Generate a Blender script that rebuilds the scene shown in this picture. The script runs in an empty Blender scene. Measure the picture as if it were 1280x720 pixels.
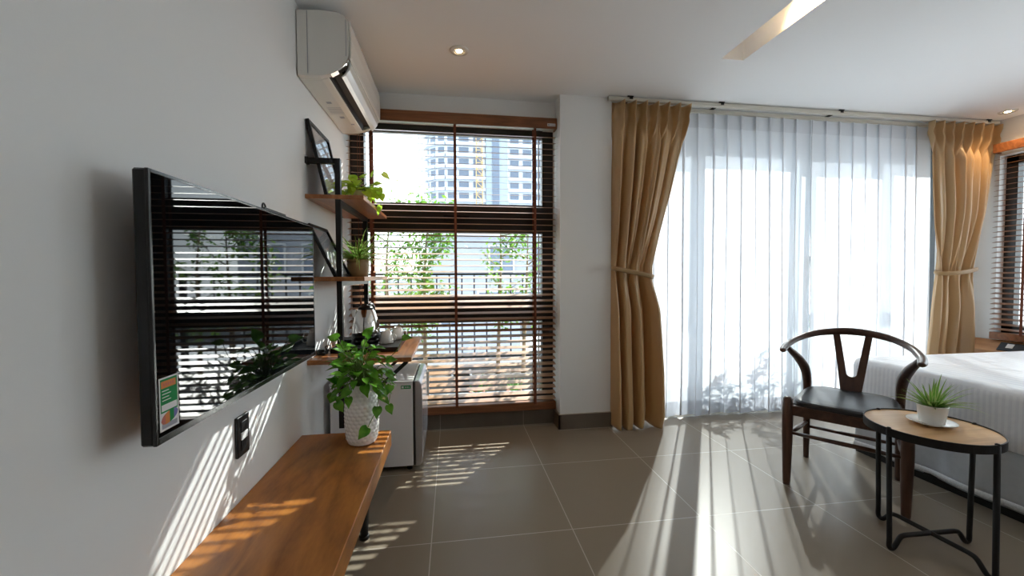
import bpy, math, random
from mathutils import Vector, Matrix, noise
from math import sin, cos, pi, tan, radians, sqrt
SC = bpy.context.scene
COL = SC.collection
ORIGIN = {}
def V(*a): return Vector(a)
def lerp(a, b, t): return a + (b - a) * t
def smooth(t):
    t = max(0., min(1., t)); return t * t * (3 - 2 * t)
def interp(x, pts):
    if x <= pts[0][0]: return pts[0][1]
    for (a, fa), (b, fb) in zip(pts, pts[1:]):
        if x <= b: return lerp(fa, fb, (x - a) / (b - a))
    return pts[-1][1]
def spline(pts, n=8):
    pts = [Vector(p) for p in pts]; out = []
    for i in range(len(pts) - 1):
        p0 = pts[max(0, i - 1)]; p1 = pts[i]; p2 = pts[i + 1]; p3 = pts[min(len(pts) - 1, i + 2)]
        for k in range(n):
            t = k / n
            out.append(.5 * ((2 * p1) + (p2 - p0) * t + (2 * p0 - 5 * p1 + 4 * p2 - p3) * t * t + (3 * p1 - p0 - 3 * p2 + p3) * t ** 3))
    out.append(pts[-1]); return out

# ------------------------------------------------------------------ mesh builder
class MB:
    def __init__(s): s.v = []; s.f = []; s.m = []; s.sm = []; s.uv = {}
    def add(s, vs, fs, mat=0, sm=False):
        o = len(s.v); s.v += [Vector(p) for p in vs]
        for f in fs: s.f.append(tuple(o + i for i in f)); s.m.append(mat); s.sm.append(sm)
        return o
    def box(s, a, b, mat=0, bev=0.):
        (x0, y0, z0), (x1, y1, z1) = a, b
        x0, x1 = min(x0, x1), max(x0, x1); y0, y1 = min(y0, y1), max(y0, y1); z0, z1 = min(z0, z1), max(z0, z1)
        if bev <= 0:
            vs = [(x, y, z) for x in (x0, x1) for y in (y0, y1) for z in (z0, z1)]
            s.add(vs, [(0, 1, 3, 2), (4, 6, 7, 5), (0, 4, 5, 1), (2, 3, 7, 6), (0, 2, 6, 4), (1, 5, 7, 3)], mat)
            return
        bev = min(bev, (x1 - x0) * .49, (y1 - y0) * .49, (z1 - z0) * .49)
        c = V((x0 + x1) / 2, (y0 + y1) / 2, (z0 + z1) / 2); h = V((x1 - x0) / 2, (y1 - y0) / 2, (z1 - z0) / 2)
        idx = {}; vs = []
        for sx in (-1, 1):
            for sy in (-1, 1):
                for sz in (-1, 1):
                    for ax in range(3):
                        p = V(sx * h.x, sy * h.y, sz * h.z)
                        for k in range(3):
                            if k != ax: p[k] -= (sx, sy, sz)[k] * bev
                        idx[(sx, sy, sz, ax)] = len(vs); vs.append(c + p)
        fs = []
        for ax in range(3):
            o1, o2 = [k for k in range(3) if k != ax]
            for sg in (-1, 1):
                q = []
                for a1, a2 in ((-1, -1), (1, -1), (1, 1), (-1, 1)):
                    t = [0, 0, 0]; t[ax] = sg; t[o1] = a1; t[o2] = a2; q.append(idx[(*t, ax)])
                fs.append(tuple(q))
        for ax in range(3):
            o1, o2 = [k for k in range(3) if k != ax]
            for a1 in (-1, 1):
                for a2 in (-1, 1):
                    t0 = [0, 0, 0]; t1 = [0, 0, 0]; t0[ax] = -1; t1[ax] = 1
                    for t in (t0, t1): t[o1] = a1; t[o2] = a2
                    fs.append((idx[(*t0, o1)], idx[(*t1, o1)], idx[(*t1, o2)], idx[(*t0, o2)]))
        for sx in (-1, 1):
            for sy in (-1, 1):
                for sz in (-1, 1): fs.append(tuple(idx[(sx, sy, sz, a)] for a in range(3)))
        s.add(vs, fs, mat)
    def sweep(s, path, ra, rb=None, seg=10, up=(0, 0, 1), mat=0, closed=False, cap=True, sm=True):
        path = [Vector(p) for p in path]; n = len(path)
        ra = ra if isinstance(ra, (list, tuple)) else [ra] * n
        rb = ra if rb is None else (rb if isinstance(rb, (list, tuple)) else [rb] * n)
        if len(ra) != n: ra = [interp(i / (n - 1) * (len(ra) - 1), list(enumerate(ra))) for i in range(n)]
        if len(rb) != n: rb = [interp(i / (n - 1) * (len(rb) - 1), list(enumerate(rb))) for i in range(n)]
        vs = []; up = Vector(up); prev = None
        for i, p in enumerate(path):
            if closed: t = path[(i + 1) % n] - path[i - 1]
            else: t = path[min(n - 1, i + 1)] - path[max(0, i - 1)]
            if t.length < 1e-9: t = V(0, 0, 1)
            t.normalize()
            ref = up if prev is None else prev
            x = ref - t * ref.dot(t)
            if x.length < 1e-4: x = V(1, 0, 0) - t * t.x
            if x.length < 1e-4: x = V(0, 1, 0) - t * t.y
            x.normalize(); prev = x; y = t.cross(x)
            for k in range(seg):
                a = 2 * pi * (k + .5) / seg
                vs.append(p + x * (cos(a) * ra[i]) + y * (sin(a) * rb[i]))
        fs = []
        for i in range(n if closed else n - 1):
            j = (i + 1) % n
            for k in range(seg):
                l = (k + 1) % seg; fs.append((i * seg + k, i * seg + l, j * seg + l, j * seg + k))
        if cap and not closed: fs += [tuple(range(seg))[::-1], tuple((n - 1) * seg + k for k in range(seg))]
        s.add(vs, fs, mat, sm)
    def bar(s, a, b, w, h=None, up=(0, 0, 1), mat=0):
        h = w if h is None else h; q = sqrt(2) / 2
        s.sweep([a, b], w * q, h * q, 4, up, mat, sm=False)
    def lathe(s, prof, c=(0, 0, 0), seg=28, mat=0, sm=True, rmod=None):
        c = Vector(c); vs = []; n = len(prof)
        for r, z in prof:
            for k in range(seg):
                a = 2 * pi * k / seg; rr = r if rmod is None else r * rmod(a, z)
                vs.append(c + V(rr * cos(a), rr * sin(a), z))
        fs = [(i * seg + k, i * seg + (k + 1) % seg, (i + 1) * seg + (k + 1) % seg, (i + 1) * seg + k) for i in range(n - 1) for k in range(seg)]
        loop = prof[0] == prof[-1]
        if prof[0][0] > 1e-6 and not loop: fs.append(tuple(range(seg))[::-1])
        if prof[-1][0] > 1e-6 and not loop: fs.append(tuple((n - 1) * seg + k for k in range(seg)))
        s.add(vs, fs, mat, sm)
    def prism(s, poly, fn, d0, d1, mat=0, sm=False):
        n = len(poly); vs = [fn(p, d0) for p in poly] + [fn(p, d1) for p in poly]
        s.add(vs, [tuple(range(n))[::-1], tuple(range(n, 2 * n))], mat)
        o = len(s.v) - 2 * n
        for i in range(n):
            j = (i + 1) % n; s.f.append((o + i, o + j, o + n + j, o + n + i)); s.m.append(mat); s.sm.append(sm)
    def grid(s, fn, nu, nv, mat=0, sm=True, both=0.):
        vs = [fn(i / nu, j / nv) for j in range(nv + 1) for i in range(nu + 1)]
        w = nu + 1
        s.add(vs, [(j * w + i, j * w + i + 1, (j + 1) * w + i + 1, (j + 1) * w + i) for j in range(nv) for i in range(nu)], mat, sm)
    def leaf(s, base, d, nrm, L, W, shape='heart', curl=.15, fold=.2, mat=0):
        d = Vector(d).normalized(); nrm = Vector(nrm); nrm = (nrm - d * nrm.dot(d))
        if nrm.length < 1e-4: nrm = d.orthogonal()
        nrm.normalize(); sd = d.cross(nrm)
        rows = {'heart': [(-.06, .28), (.1, .46), (.28, .5), (.5, .42), (.75, .2), (1, .01)],
                'ovate': [(0, .02), (.25, .42), (.5, .5), (.75, .3), (1, .01)],
                'tree': [(0, .04), (.45, .5), (1, .02)]}[shape]
        vs = []
        for t, w in rows:
            p = Vector(base) + d * (t * L) + nrm * (-curl * L * t * t)
            vs += [p - sd * (w * W) + nrm * (fold * w * W), p if shape != 'heart' or t > 0 else p + d * .08 * L, p + sd * (w * W) + nrm * (fold * w * W)]
        fs = []
        for i in range(len(rows) - 1): a = i * 3; fs += [(a, a + 1, a + 4, a + 3), (a + 1, a + 2, a + 5, a + 4)]
        s.add(vs, fs, mat, True)
    def strap(s, base, d, L, W, droop, mat=0, seg=8, edge=None):
        d = Vector(d).normalized(); pts = []; p = Vector(base); cur = d.copy()
        for i in range(seg + 1):
            pts.append(p.copy()); p = p + cur * (L / seg); cur = (cur + V(0, 0, -droop / seg * (.4 + 1.4 * i / seg))).normalized()
        side = V(d.y, -d.x, 0)
        if side.length < 1e-3: side = V(1, 0, 0)
        side.normalize(); vs = []; uo = len(s.v)
        for i, q in enumerate(pts):
            t = i / seg; w = W * (.55 + .45 * sin(pi * min(1, t * 1.3 + .1))) * (1 - t ** 3) + .0004
            vs += [q - side * w, q - V(0, 0, w * .5), q + side * w]
        fs = []
        for i in range(seg): a = i * 3; fs += [(a, a + 1, a + 4, a + 3), (a + 1, a + 2, a + 5, a + 4)]
        s.add(vs, fs, mat, True)
        for i in range(len(pts)):
            for k in range(3): s.uv[uo + i * 3 + k] = (k * .5, i / seg)
    def build(s, name, mats, parent=None, label=None, origin=None, kind=None, bevel=0, solid=0, sub=0):
        me = bpy.data.meshes.new(name)
        o = V(0, 0, 0)
        if parent is not None: o = ORIGIN[parent.name]
        elif origin is not None: o = Vector(origin)
        me.from_pydata([tuple(p - o) for p in s.v], [], s.f)
        for m in (mats if isinstance(mats, (list, tuple)) else [mats]): me.materials.append(m)
        me.polygons.foreach_set('material_index', s.m); me.polygons.foreach_set('use_smooth', s.sm)
        if s.uv:
            ul = me.uv_layers.new(name='UVMap')
            for lp in me.loops: ul.data[lp.index].uv = s.uv.get(lp.vertex_index, (.5, .5))
        me.update()
        ob = bpy.data.objects.new(name, me); COL.objects.link(ob)
        if parent is not None: ob.parent = parent
        else: ob.location = o
        ORIGIN[ob.name] = o
        if label: ob['label'] = label
        if kind: ob['kind'] = kind
        if bevel:
            md = ob.modifiers.new('bevel', 'BEVEL'); md.width = bevel; md.segments = 2; md.limit_method = 'ANGLE'; md.angle_limit = radians(40)
        if solid:
            md = ob.modifiers.new('solid', 'SOLIDIFY'); md.thickness = solid
        if sub:
            md = ob.modifiers.new('sub', 'SUBSURF'); md.levels = sub; md.render_levels = sub
        return ob
def fixn(ob):
    import bmesh
    bm = bmesh.new(); bm.from_mesh(ob.data); bmesh.ops.recalc_face_normals(bm, faces=bm.faces); bm.to_mesh(ob.data); bm.free(); return ob
def thing(name, label, cat, loc, group=None):
    o = bpy.data.objects.new(name, None); COL.objects.link(o); o.location = loc; o.empty_display_size = .05
    ORIGIN[o.name] = Vector(loc); return tag(o, label, cat, group)
def tag(o, label, cat, group=None):
    o['label'] = label; o['category'] = cat
    if group: o['group'] = group
    return o
def struct_root(name, loc=(0, 0, 0)):
    o = bpy.data.objects.new(name, None); COL.objects.link(o); o.location = loc; ORIGIN[o.name] = Vector(loc); o['kind'] = 'structure'; return o
def rbox(a, b, bev=0.):
    m = MB(); m.box(a, b, 0, bev); return m

# ------------------------------------------------------------------ materials
def new_mat(name):
    m = bpy.data.materials.new(name); m.use_nodes = True; nt = m.node_tree; nt.nodes.clear()
    out = nt.nodes.new('ShaderNodeOutputMaterial'); return m, nt, out
def N(nt, t, **kw):
    n = nt.nodes.new(t)
    for k, v in kw.items():
        if k in n.inputs: n.inputs[k].default_value = v
        else: setattr(n, k, v)
    return n
def pbr(name, col, rough=.5, metal=0., noise_amt=0., noise_scale=20., bump=0., spec=.5, coat=0., sheen=0., bump_scale=None, detail=4.):
    m, nt, out = new_mat(name); b = N(nt, 'ShaderNodeBsdfPrincipled'); nt.links.new(b.outputs[0], out.inputs[0])
    b.inputs['Base Color'].default_value = (*col, 1); b.inputs['Roughness'].default_value = rough; b.inputs['Metallic'].default_value = metal
    b.inputs['Specular IOR Level'].default_value = spec; b.inputs['Coat Weight'].default_value = coat; b.inputs['Sheen Weight'].default_value = sheen
    tc = N(nt, 'ShaderNodeTexCoord'); nz = N(nt, 'ShaderNodeTexNoise', Scale=noise_scale, Detail=detail); nt.links.new(tc.outputs['Object'], nz.inputs['Vector'])
    if noise_amt:
        mx = N(nt, 'ShaderNodeMixRGB'); a = tuple(max(0, c * (1 - noise_amt)) for c in col); c2 = tuple(min(1, c * (1 + noise_amt)) for c in col)
        mx.inputs[1].default_value = (*a, 1); mx.inputs[2].default_value = (*c2, 1)
        nt.links.new(nz.outputs['Fac'], mx.inputs[0]); nt.links.new(mx.outputs[0], b.inputs['Base Color'])
    if bump:
        nb = nz
        if bump_scale: nb = N(nt, 'ShaderNodeTexNoise', Scale=bump_scale, Detail=3.); nt.links.new(tc.outputs['Object'], nb.inputs['Vector'])
        bp = N(nt, 'ShaderNodeBump', Strength=bump, Distance=.002); nt.links.new(nb.outputs['Fac'], bp.inputs['Height']); nt.links.new(bp.outputs[0], b.inputs['Normal'])
    return m
def wood(name, c0, c1, c2, axis='Y', scale=1., rough=.4, ring=6., spec=.5, st=.09):
    m, nt, out = new_mat(name); b = N(nt, 'ShaderNodeBsdfPrincipled', Roughness=rough); b.inputs['Specular IOR Level'].default_value = spec; nt.links.new(b.outputs[0], out.inputs[0])
    tc = N(nt, 'ShaderNodeTexCoord'); mp = N(nt, 'ShaderNodeMapping')
    sc = {'X': (st, 1, 1), 'Y': (1, st, 1), 'Z': (1, 1, st)}[axis]
    mp.inputs['Scale'].default_value = tuple(k * scale for k in sc); nt.links.new(tc.outputs['Object'], mp.inputs['Vector'])
    n1 = N(nt, 'ShaderNodeTexNoise', Scale=ring, Detail=2., Distortion=.4); nt.links.new(mp.outputs[0], n1.inputs['Vector'])
    mul = N(nt, 'ShaderNodeMath', operation='MULTIPLY'); mul.inputs[1].default_value = 7.; nt.links.new(n1.outputs['Fac'], mul.inputs[0])
    fr = N(nt, 'ShaderNodeMath', operation='PINGPONG'); fr.inputs[1].default_value = .5; nt.links.new(mul.outputs[0], fr.inputs[0])
    n2 = N(nt, 'ShaderNodeTexNoise', Scale=90., Detail=3.); nt.links.new(mp.outputs[0], n2.inputs['Vector'])
    ad = N(nt, 'ShaderNodeMath', operation='ADD'); nt.links.new(fr.outputs[0], ad.inputs[0])
    m2 = N(nt, 'ShaderNodeMath', operation='MULTIPLY'); m2.inputs[1].default_value = .7; nt.links.new(n2.outputs['Fac'], m2.inputs[0]); nt.links.new(m2.outputs[0], ad.inputs[1])
    cr = N(nt, 'ShaderNodeValToRGB'); e = cr.color_ramp.elements; e[0].position = .2; e[0].color = (*c0, 1); e[1].position = .95; e[1].color = (*c2, 1)
    k = cr.color_ramp.elements.new(.55); k.color = (*c1, 1)
    nt.links.new(ad.outputs[0], cr.inputs[0]); nt.links.new(cr.outputs[0], b.inputs['Base Color']); return m
def emis(name, col, st):
    m, nt, out = new_mat(name); e = N(nt, 'ShaderNodeEmission', Strength=st); e.inputs[0].default_value = (*col, 1); nt.links.new(e.outputs[0], out.inputs[0]); return m
def leafmat(name, c0, c1, trans=.35, rough=.35, scale=30., edge=None):
    m, nt, out = new_mat(name); b = N(nt, 'ShaderNodeBsdfPrincipled', Roughness=rough); t = N(nt, 'ShaderNodeBsdfTranslucent')
    tc = N(nt, 'ShaderNodeTexCoord'); nz = N(nt, 'ShaderNodeTexNoise', Scale=scale, Detail=2.); nt.links.new(tc.outputs['Object'], nz.inputs['Vector'])
    cr = N(nt, 'ShaderNodeValToRGB'); e = cr.color_ramp.elements; e[0].position = .35; e[0].color = (*c0, 1); e[1].position = .65; e[1].color = (*c1, 1)
    nt.links.new(nz.outputs['Fac'], cr.inputs[0]); src = cr.outputs[0]
    if edge:
        sp = N(nt, 'ShaderNodeSeparateXYZ'); nt.links.new(tc.outputs['UV'], sp.inputs[0])
        a = N(nt, 'ShaderNodeMath', operation='SUBTRACT'); a.inputs[1].default_value = .5; nt.links.new(sp.outputs[0], a.inputs[0])
        ab = N(nt, 'ShaderNodeMath', operation='ABSOLUTE'); nt.links.new(a.outputs[0], ab.inputs[0])
        g = N(nt, 'ShaderNodeMath', operation='GREATER_THAN'); g.inputs[1].default_value = .3; nt.links.new(ab.outputs[0], g.inputs[0])
        mx = N(nt, 'ShaderNodeMixRGB'); mx.inputs[2].default_value = (*edge, 1); nt.links.new(g.outputs[0], mx.inputs[0]); nt.links.new(src, mx.inputs[1]); src = mx.outputs[0]
    nt.links.new(src, b.inputs['Base Color']); nt.links.new(src, t.inputs[0])
    mi = N(nt, 'ShaderNodeMixShader', Fac=trans); nt.links.new(b.outputs[0], mi.inputs[1]); nt.links.new(t.outputs[0], mi.inputs[2]); nt.links.new(mi.outputs[0], out.inputs[0]); return m
def glassmat(name, tint=(.93, .97, .97), refl=1.45):
    m, nt, out = new_mat(name); t = N(nt, 'ShaderNodeBsdfTransparent'); t.inputs[0].default_value = (*tint, 1)
    g = N(nt, 'ShaderNodeBsdfGlossy', Roughness=.0); lw = N(nt, 'ShaderNodeLayerWeight', Blend=.5); pw = N(nt, 'ShaderNodeMath', operation='POWER'); pw.inputs[1].default_value = 5.
    f = N(nt, 'ShaderNodeMapRange'); f.inputs[3].default_value = .03 * refl; f.inputs[4].default_value = 1.; mi = N(nt, 'ShaderNodeMixShader')
    nt.links.new(lw.outputs['Facing'], pw.inputs[0]); nt.links.new(pw.outputs[0], f.inputs[0])
    nt.links.new(f.outputs[0], mi.inputs[0]); nt.links.new(t.outputs[0], mi.inputs[1]); nt.links.new(g.outputs[0], mi.inputs[2]); nt.links.new(mi.outputs[0], out.inputs[0]); return m
def sheermat(name, op0=.4, op1=.9):
    m, nt, out = new_mat(name); t = N(nt, 'ShaderNodeBsdfTransparent'); d = N(nt, 'ShaderNodeBsdfDiffuse'); tr = N(nt, 'ShaderNodeBsdfTranslucent')
    d.inputs[0].default_value = (.86, .88, .92, 1); tr.inputs[0].default_value = (.86, .88, .92, 1)
    m1 = N(nt, 'ShaderNodeMixShader', Fac=.27); nt.links.new(d.outputs[0], m1.inputs[1]); nt.links.new(tr.outputs[0], m1.inputs[2])
    lw = N(nt, 'ShaderNodeLayerWeight', Blend=.35); mr = N(nt, 'ShaderNodeMapRange'); mr.inputs[3].default_value = op0; mr.inputs[4].default_value = op1
    nt.links.new(lw.outputs['Facing'], mr.inputs[0]); mi = N(nt, 'ShaderNodeMixShader')
    nt.links.new(mr.outputs[0], mi.inputs[0]); nt.links.new(t.outputs[0], mi.inputs[1]); nt.links.new(m1.outputs[0], mi.inputs[2]); nt.links.new(mi.outputs[0], out.inputs[0]); return m
def drapemat(name, col, trans=.12, rough=.42):
    m, nt, out = new_mat(name); b = N(nt, 'ShaderNodeBsdfPrincipled', Roughness=rough); b.inputs['Base Color'].default_value = (*col, 1)
    b.inputs['Sheen Weight'].default_value = .1; b.inputs['Specular IOR Level'].default_value = .9
    tc = N(nt, 'ShaderNodeTexCoord'); mp = N(nt, 'ShaderNodeMapping'); mp.inputs['Scale'].default_value = (1, 1, .15); nt.links.new(tc.outputs['Object'], mp.inputs[0])
    nz = N(nt, 'ShaderNodeTexNoise', Scale=500., Detail=2.); nt.links.new(mp.outputs[0], nz.inputs['Vector'])
    bp = N(nt, 'ShaderNodeBump', Strength=.15, Distance=.001); nt.links.new(nz.outputs['Fac'], bp.inputs['Height']); nt.links.new(bp.outputs[0], b.inputs['Normal'])
    t = N(nt, 'ShaderNodeBsdfTranslucent'); t.inputs[0].default_value = (col[0] * 1.1, col[1] * .9, col[2] * .6, 1)
    mi = N(nt, 'ShaderNodeMixShader', Fac=trans); nt.links.new(b.outputs[0], mi.inputs[1]); nt.links.new(t.outputs[0], mi.inputs[2]); nt.links.new(mi.outputs[0], out.inputs[0]); return m
def tilemat():
    m, nt, out = new_mat('floor_tile'); b = N(nt, 'ShaderNodeBsdfPrincipled'); nt.links.new(b.outputs[0], out.inputs[0])
    tc = N(nt, 'ShaderNodeTexCoord'); sp = N(nt, 'ShaderNodeSeparateXYZ'); nt.links.new(tc.outputs['Object'], sp.inputs[0])
    masks = []
    for ax, off in ((0, .695), (1, -1.645)):
        a = N(nt, 'ShaderNodeMath', operation='ADD'); a.inputs[1].default_value = off + 60; nt.links.new(sp.outputs[ax], a.inputs[0])
        p = N(nt, 'ShaderNodeMath', operation='PINGPONG'); p.inputs[1].default_value = .3; nt.links.new(a.outputs[0], p.inputs[0])
        l = N(nt, 'ShaderNodeMath', operation='LESS_THAN'); l.inputs[1].default_value = .0021; nt.links.new(p.outputs[0], l.inputs[0]); masks.append(l)
    mxm = N(nt, 'ShaderNodeMath', operation='MAXIMUM'); nt.links.new(masks[0].outputs[0], mxm.inputs[0]); nt.links.new(masks[1].outputs[0], mxm.inputs[1])
    mx = N(nt, 'ShaderNodeMixRGB'); mx.inputs[2].default_value = (.5, .45, .39, 1); nt.links.new(mxm.outputs[0], mx.inputs[0]); mx.inputs[1].default_value = (.245, .202, .152, 1)
    nt.links.new(mx.outputs[0], b.inputs['Base Color'])
    b.inputs['Roughness'].default_value = .29; b.inputs['Specular IOR Level'].default_value = .34
    return m
def stripemat(name, axis, base, alt, period=.035):
    m, nt, out = new_mat(name); b = N(nt, 'ShaderNodeBsdfPrincipled', Roughness=.5); nt.links.new(b.outputs[0], out.inputs[0]); b.inputs['Sheen Weight'].default_value = .2
    tc = N(nt, 'ShaderNodeTexCoord'); sp = N(nt, 'ShaderNodeSeparateXYZ'); nt.links.new(tc.outputs['Object'], sp.inputs[0])
    a = N(nt, 'ShaderNodeMath', operation='ADD'); a.inputs[1].default_value = 50; nt.links.new(sp.outputs[axis], a.inputs[0])
    p = N(nt, 'ShaderNodeMath', operation='PINGPONG'); p.inputs[1].default_value = period / 2; nt.links.new(a.outputs[0], p.inputs[0])
    l = N(nt, 'ShaderNodeMath', operation='LESS_THAN'); l.inputs[1].default_value = period / 4; nt.links.new(p.outputs[0], l.inputs[0])
    mx = N(nt, 'ShaderNodeMixRGB'); mx.inputs[1].default_value = (*base, 1); mx.inputs[2].default_value = (*alt, 1); nt.links.new(l.outputs[0], mx.inputs[0]); nt.links.new(mx.outputs[0], b.inputs['Base Color'])
    mr = N(nt, 'ShaderNodeMapRange'); mr.inputs[3].default_value = .55; mr.inputs[4].default_value = .3; nt.links.new(l.outputs[0], mr.inputs[0]); nt.links.new(mr.outputs[0], b.inputs['Roughness'])
    nz = N(nt, 'ShaderNodeTexNoise', Scale=7., Detail=3.); nt.links.new(tc.outputs['Object'], nz.inputs['Vector'])
    bp = N(nt, 'ShaderNodeBump', Strength=.5, Distance=.02); nt.links.new(nz.outputs['Fac'], bp.inputs['Height']); nt.links.new(bp.outputs[0], b.inputs['Normal'])
    return m
M = {}
M['wall'] = pbr('wall_paint', (.83, .835, .835), .75, bump=.08, bump_scale=220., spec=.3)
M['ceil'] = pbr('ceiling_paint', (.90, .91, .92), .8, bump=.05, bump_scale=200., spec=.3)
M['tile'] = tilemat()
M['skirt'] = pbr('skirting_tile', (.145, .118, .094), .3, noise_amt=.2, noise_scale=9.)
M['grout'] = pbr('grout', (.4, .36, .3), .8)
M['bench'] = wood('oak_bench', (.22, .070, .010), (.34, .122, .020), (.45, .175, .032), 'Y', 1., .36, 4.2, .5, .24)
M['shelf'] = wood('shelf_wood', (.24, .083, .026), (.36, .132, .042), (.45, .185, .062), 'Y', 1.2, .33)
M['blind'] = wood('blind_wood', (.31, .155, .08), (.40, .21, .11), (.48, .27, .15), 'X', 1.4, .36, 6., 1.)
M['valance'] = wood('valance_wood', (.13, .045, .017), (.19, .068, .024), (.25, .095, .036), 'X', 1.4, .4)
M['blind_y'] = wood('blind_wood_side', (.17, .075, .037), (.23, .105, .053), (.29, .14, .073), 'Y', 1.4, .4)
M['tape'] = pbr('ladder_tape', (.16, .045, .02), .8, noise_amt=.2, noise_scale=300.)
M['black'] = pbr('black_metal', (.009, .009, .010), .45, spec=.3, bump=.05, bump_scale=300.)
M['frame'] = pbr('dark_aluminium', (.017, .0145, .0135), .4)
M['bead'] = pbr('grey_bead', (.4, .41, .42), .4)
M['greyalu'] = pbr('grey_aluminium', (.21, .25, .29), .4, metal=.2)
M['glass'] = glassmat('window_glass')
M['picglass'] = glassmat('picture_glass', (.97, .97, .97), 1.5)
M['plastic'] = pbr('white_plastic', (.80, .79, .75), .22, coat=.3)
M['dark'] = pbr('dark_void', (.006, .006, .007), .5)
M['chrome'] = pbr('chrome', (.78, .76, .73), .1, metal=1.)
M['blackplastic'] = pbr('black_plastic', (.008, .008, .009), .3, spec=.35)
M['tvglass'] = pbr('tv_screen', (.003, .004, .005), .02, spec=.3)
M['tvrim'] = pbr('tv_rim', (.01, .01, .011), .2)
M['fridge'] = pbr('fridge_grey', (.80, .80, .82), .35)
M['fridgedoor'] = pbr('fridge_silver', (.56, .56, .6), .22, metal=.7)
M['ceramic'] = pbr('white_ceramic', (.82, .81, .79), .18, coat=.4)
M['tanpot'] = pbr('tan_pot', (.27, .165, .072), .5, noise_amt=.15, noise_scale=25.)
M['soil'] = pbr('soil', (.05, .032, .02), .9, noise_amt=.5, noise_scale=80., bump=.6)
M['pothos'] = leafmat('pothos_leaf', (.065, .24, .02), (.18, .45, .045), .38, .24, 22.)
M['lime'] = leafmat('lime_leaf', (.30, .52, .03), (.48, .70, .07), .5, .35, 22.)
M['stem'] = leafmat('stem_green', (.12, .22, .04), (.17, .28, .06), .1, .5)
M['spider'] = leafmat('spider_leaf', (.10, .27, .03), (.17, .38, .05), .35, .35, 30., (.42, .5, .17))
M['treeleaf'] = leafmat('tree_leaf', (.075, .20, .022), (.20, .35, .04), .5, .45, 6.)
M['treeleaf2'] = leafmat('bush_leaf', (.06, .17, .03), (.13, .28, .05), .4, .45, 6.)
M['bark'] = pbr('bark', (.27, .19, .12), .85, noise_amt=.35, noise_scale=30., bump=.5)
M['gold'] = drapemat('gold_drape', (.56, .36, .165), .14, .34)
M['goldband'] = pbr('gold_band', (.36, .22, .09), .5, sheen=.3)
M['sheer'] = sheermat('sheer_voile', .92, .96)
M['sheerband'] = sheermat('sheer_header', .8, .95)
M['rail'] = pbr('rail_cream', (.64, .61, .53), .4)
M['leather'] = pbr('black_leather', (.022, .023, .026), .33, bump=.25, bump_scale=260.)
M['chairwood'] = wood('dark_walnut', (.05, .02, .012), (.075, .032, .02), (.11, .05, .03), 'Z', 1.6, .35)
M['chairwood2'] = wood('dark_walnut_rail', (.045, .017, .010), (.068, .028, .017), (.10, .044, .026), 'X', 1.6, .3)
M['tabletop'] = wood('table_oak', (.42, .23, .095), (.56, .32, .14), (.66, .41, .20), 'X', 1., .38)
M['sheet'] = stripemat('bed_sheet_top', 0, (.80, .83, .89), (.88, .90, .95), .05)
M['sheetside'] = stripemat('bed_sheet_side', 1, (.80, .82, .88), (.88, .90, .95), .022)
M['skirtcloth'] = pbr('satin_skirt', (.58, .62, .68), .26, metal=.3, noise_amt=.1, noise_scale=40., bump=1., bump_scale=8.)
M['lace'] = pbr('lace_hem', (.75, .76, .8), .6, noise_amt=.3, noise_scale=150., bump=.5)
M['headboard'] = wood('headboard_oak', (.26, .11, .036), (.36, .165, .06), (.44, .22, .085), 'Y', 1., .4)
M['paper'] = pbr('paper_white', (.72, .72, .72), .6, spec=.2)
M['stkgreen'] = pbr('sticker_green', (.008, .22, .06), .5, spec=.15)
M['stkorange'] = pbr('sticker_orange', (.62, .22, .07), .5, spec=.15)
M['stkred'] = pbr('sticker_red', (.5, .12, .08), .4)
M['stkblue'] = pbr('sticker_blue', (.1, .1, .35), .4)
M['inkgrey'] = pbr('ink_grey', (.3, .31, .36), .6)
M['concrete'] = pbr('concrete_light', (.42, .43, .45), .8, noise_amt=.08, noise_scale=2.)
M['grybld'] = pbr('grey_render', (.24, .255, .29), .85, noise_amt=.08, noise_scale=1.)
M['towerw'] = pbr('tower_white', (.47, .50, .55), .7)
M['towerg'] = pbr('tower_glass', (.10, .13, .18), .3)
M['towers'] = pbr('tower_shaft', (.26, .31, .36), .5)
M['yellow'] = pbr('hoist_yellow', (.55, .36, .14), .6)
M['paving'] = pbr('balcony_paving', (.10, .095, .09), .8, noise_amt=.2, noise_scale=6.)
M['bounceterrace'] = pbr('bounce_terrace', (.72, .72, .72), .7, noise_amt=.08, noise_scale=3.)
M['kerb'] = pbr('kerb_render', (.13, .13, .135), .85, noise_amt=.1)
M['terra'] = pbr('terracotta', (.42, .13, .06), .7)
M['lamp'] = emis('lamp_warm', (1., .72, .42), 14.)
M['picture'] = pbr('picture_print', (.66, .68, .72), .6, noise_amt=.35, noise_scale=9.)

# ------------------------------------------------------------------ camera
FPX = 501.5; HC = 1.1
def cam():
    yaw, pitch, roll = radians(8.417), radians(1.85), radians(-.202)
    f = V(sin(yaw) * cos(pitch), cos(yaw) * cos(pitch), -sin(pitch)); r = V(cos(yaw), -sin(yaw), 0); u = r.cross(f)
    r2 = cos(roll) * r + sin(roll) * u; u2 = -sin(roll) * r + cos(roll) * u
    cd = bpy.data.cameras.new('camera'); cd.sensor_width = 36; cd.lens = FPX / 1280 * 36; cd.clip_start = .02; cd.clip_end = 500
    c = bpy.data.objects.new('camera', cd); COL.objects.link(c)
    mm = Matrix(((r2.x, u2.x, -f.x, 0), (r2.y, u2.y, -f.y, 0), (r2.z, u2.z, -f.z, HC), (0, 0, 0, 1)))
    c.matrix_world = mm; SC.camera = c
cam()

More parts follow.
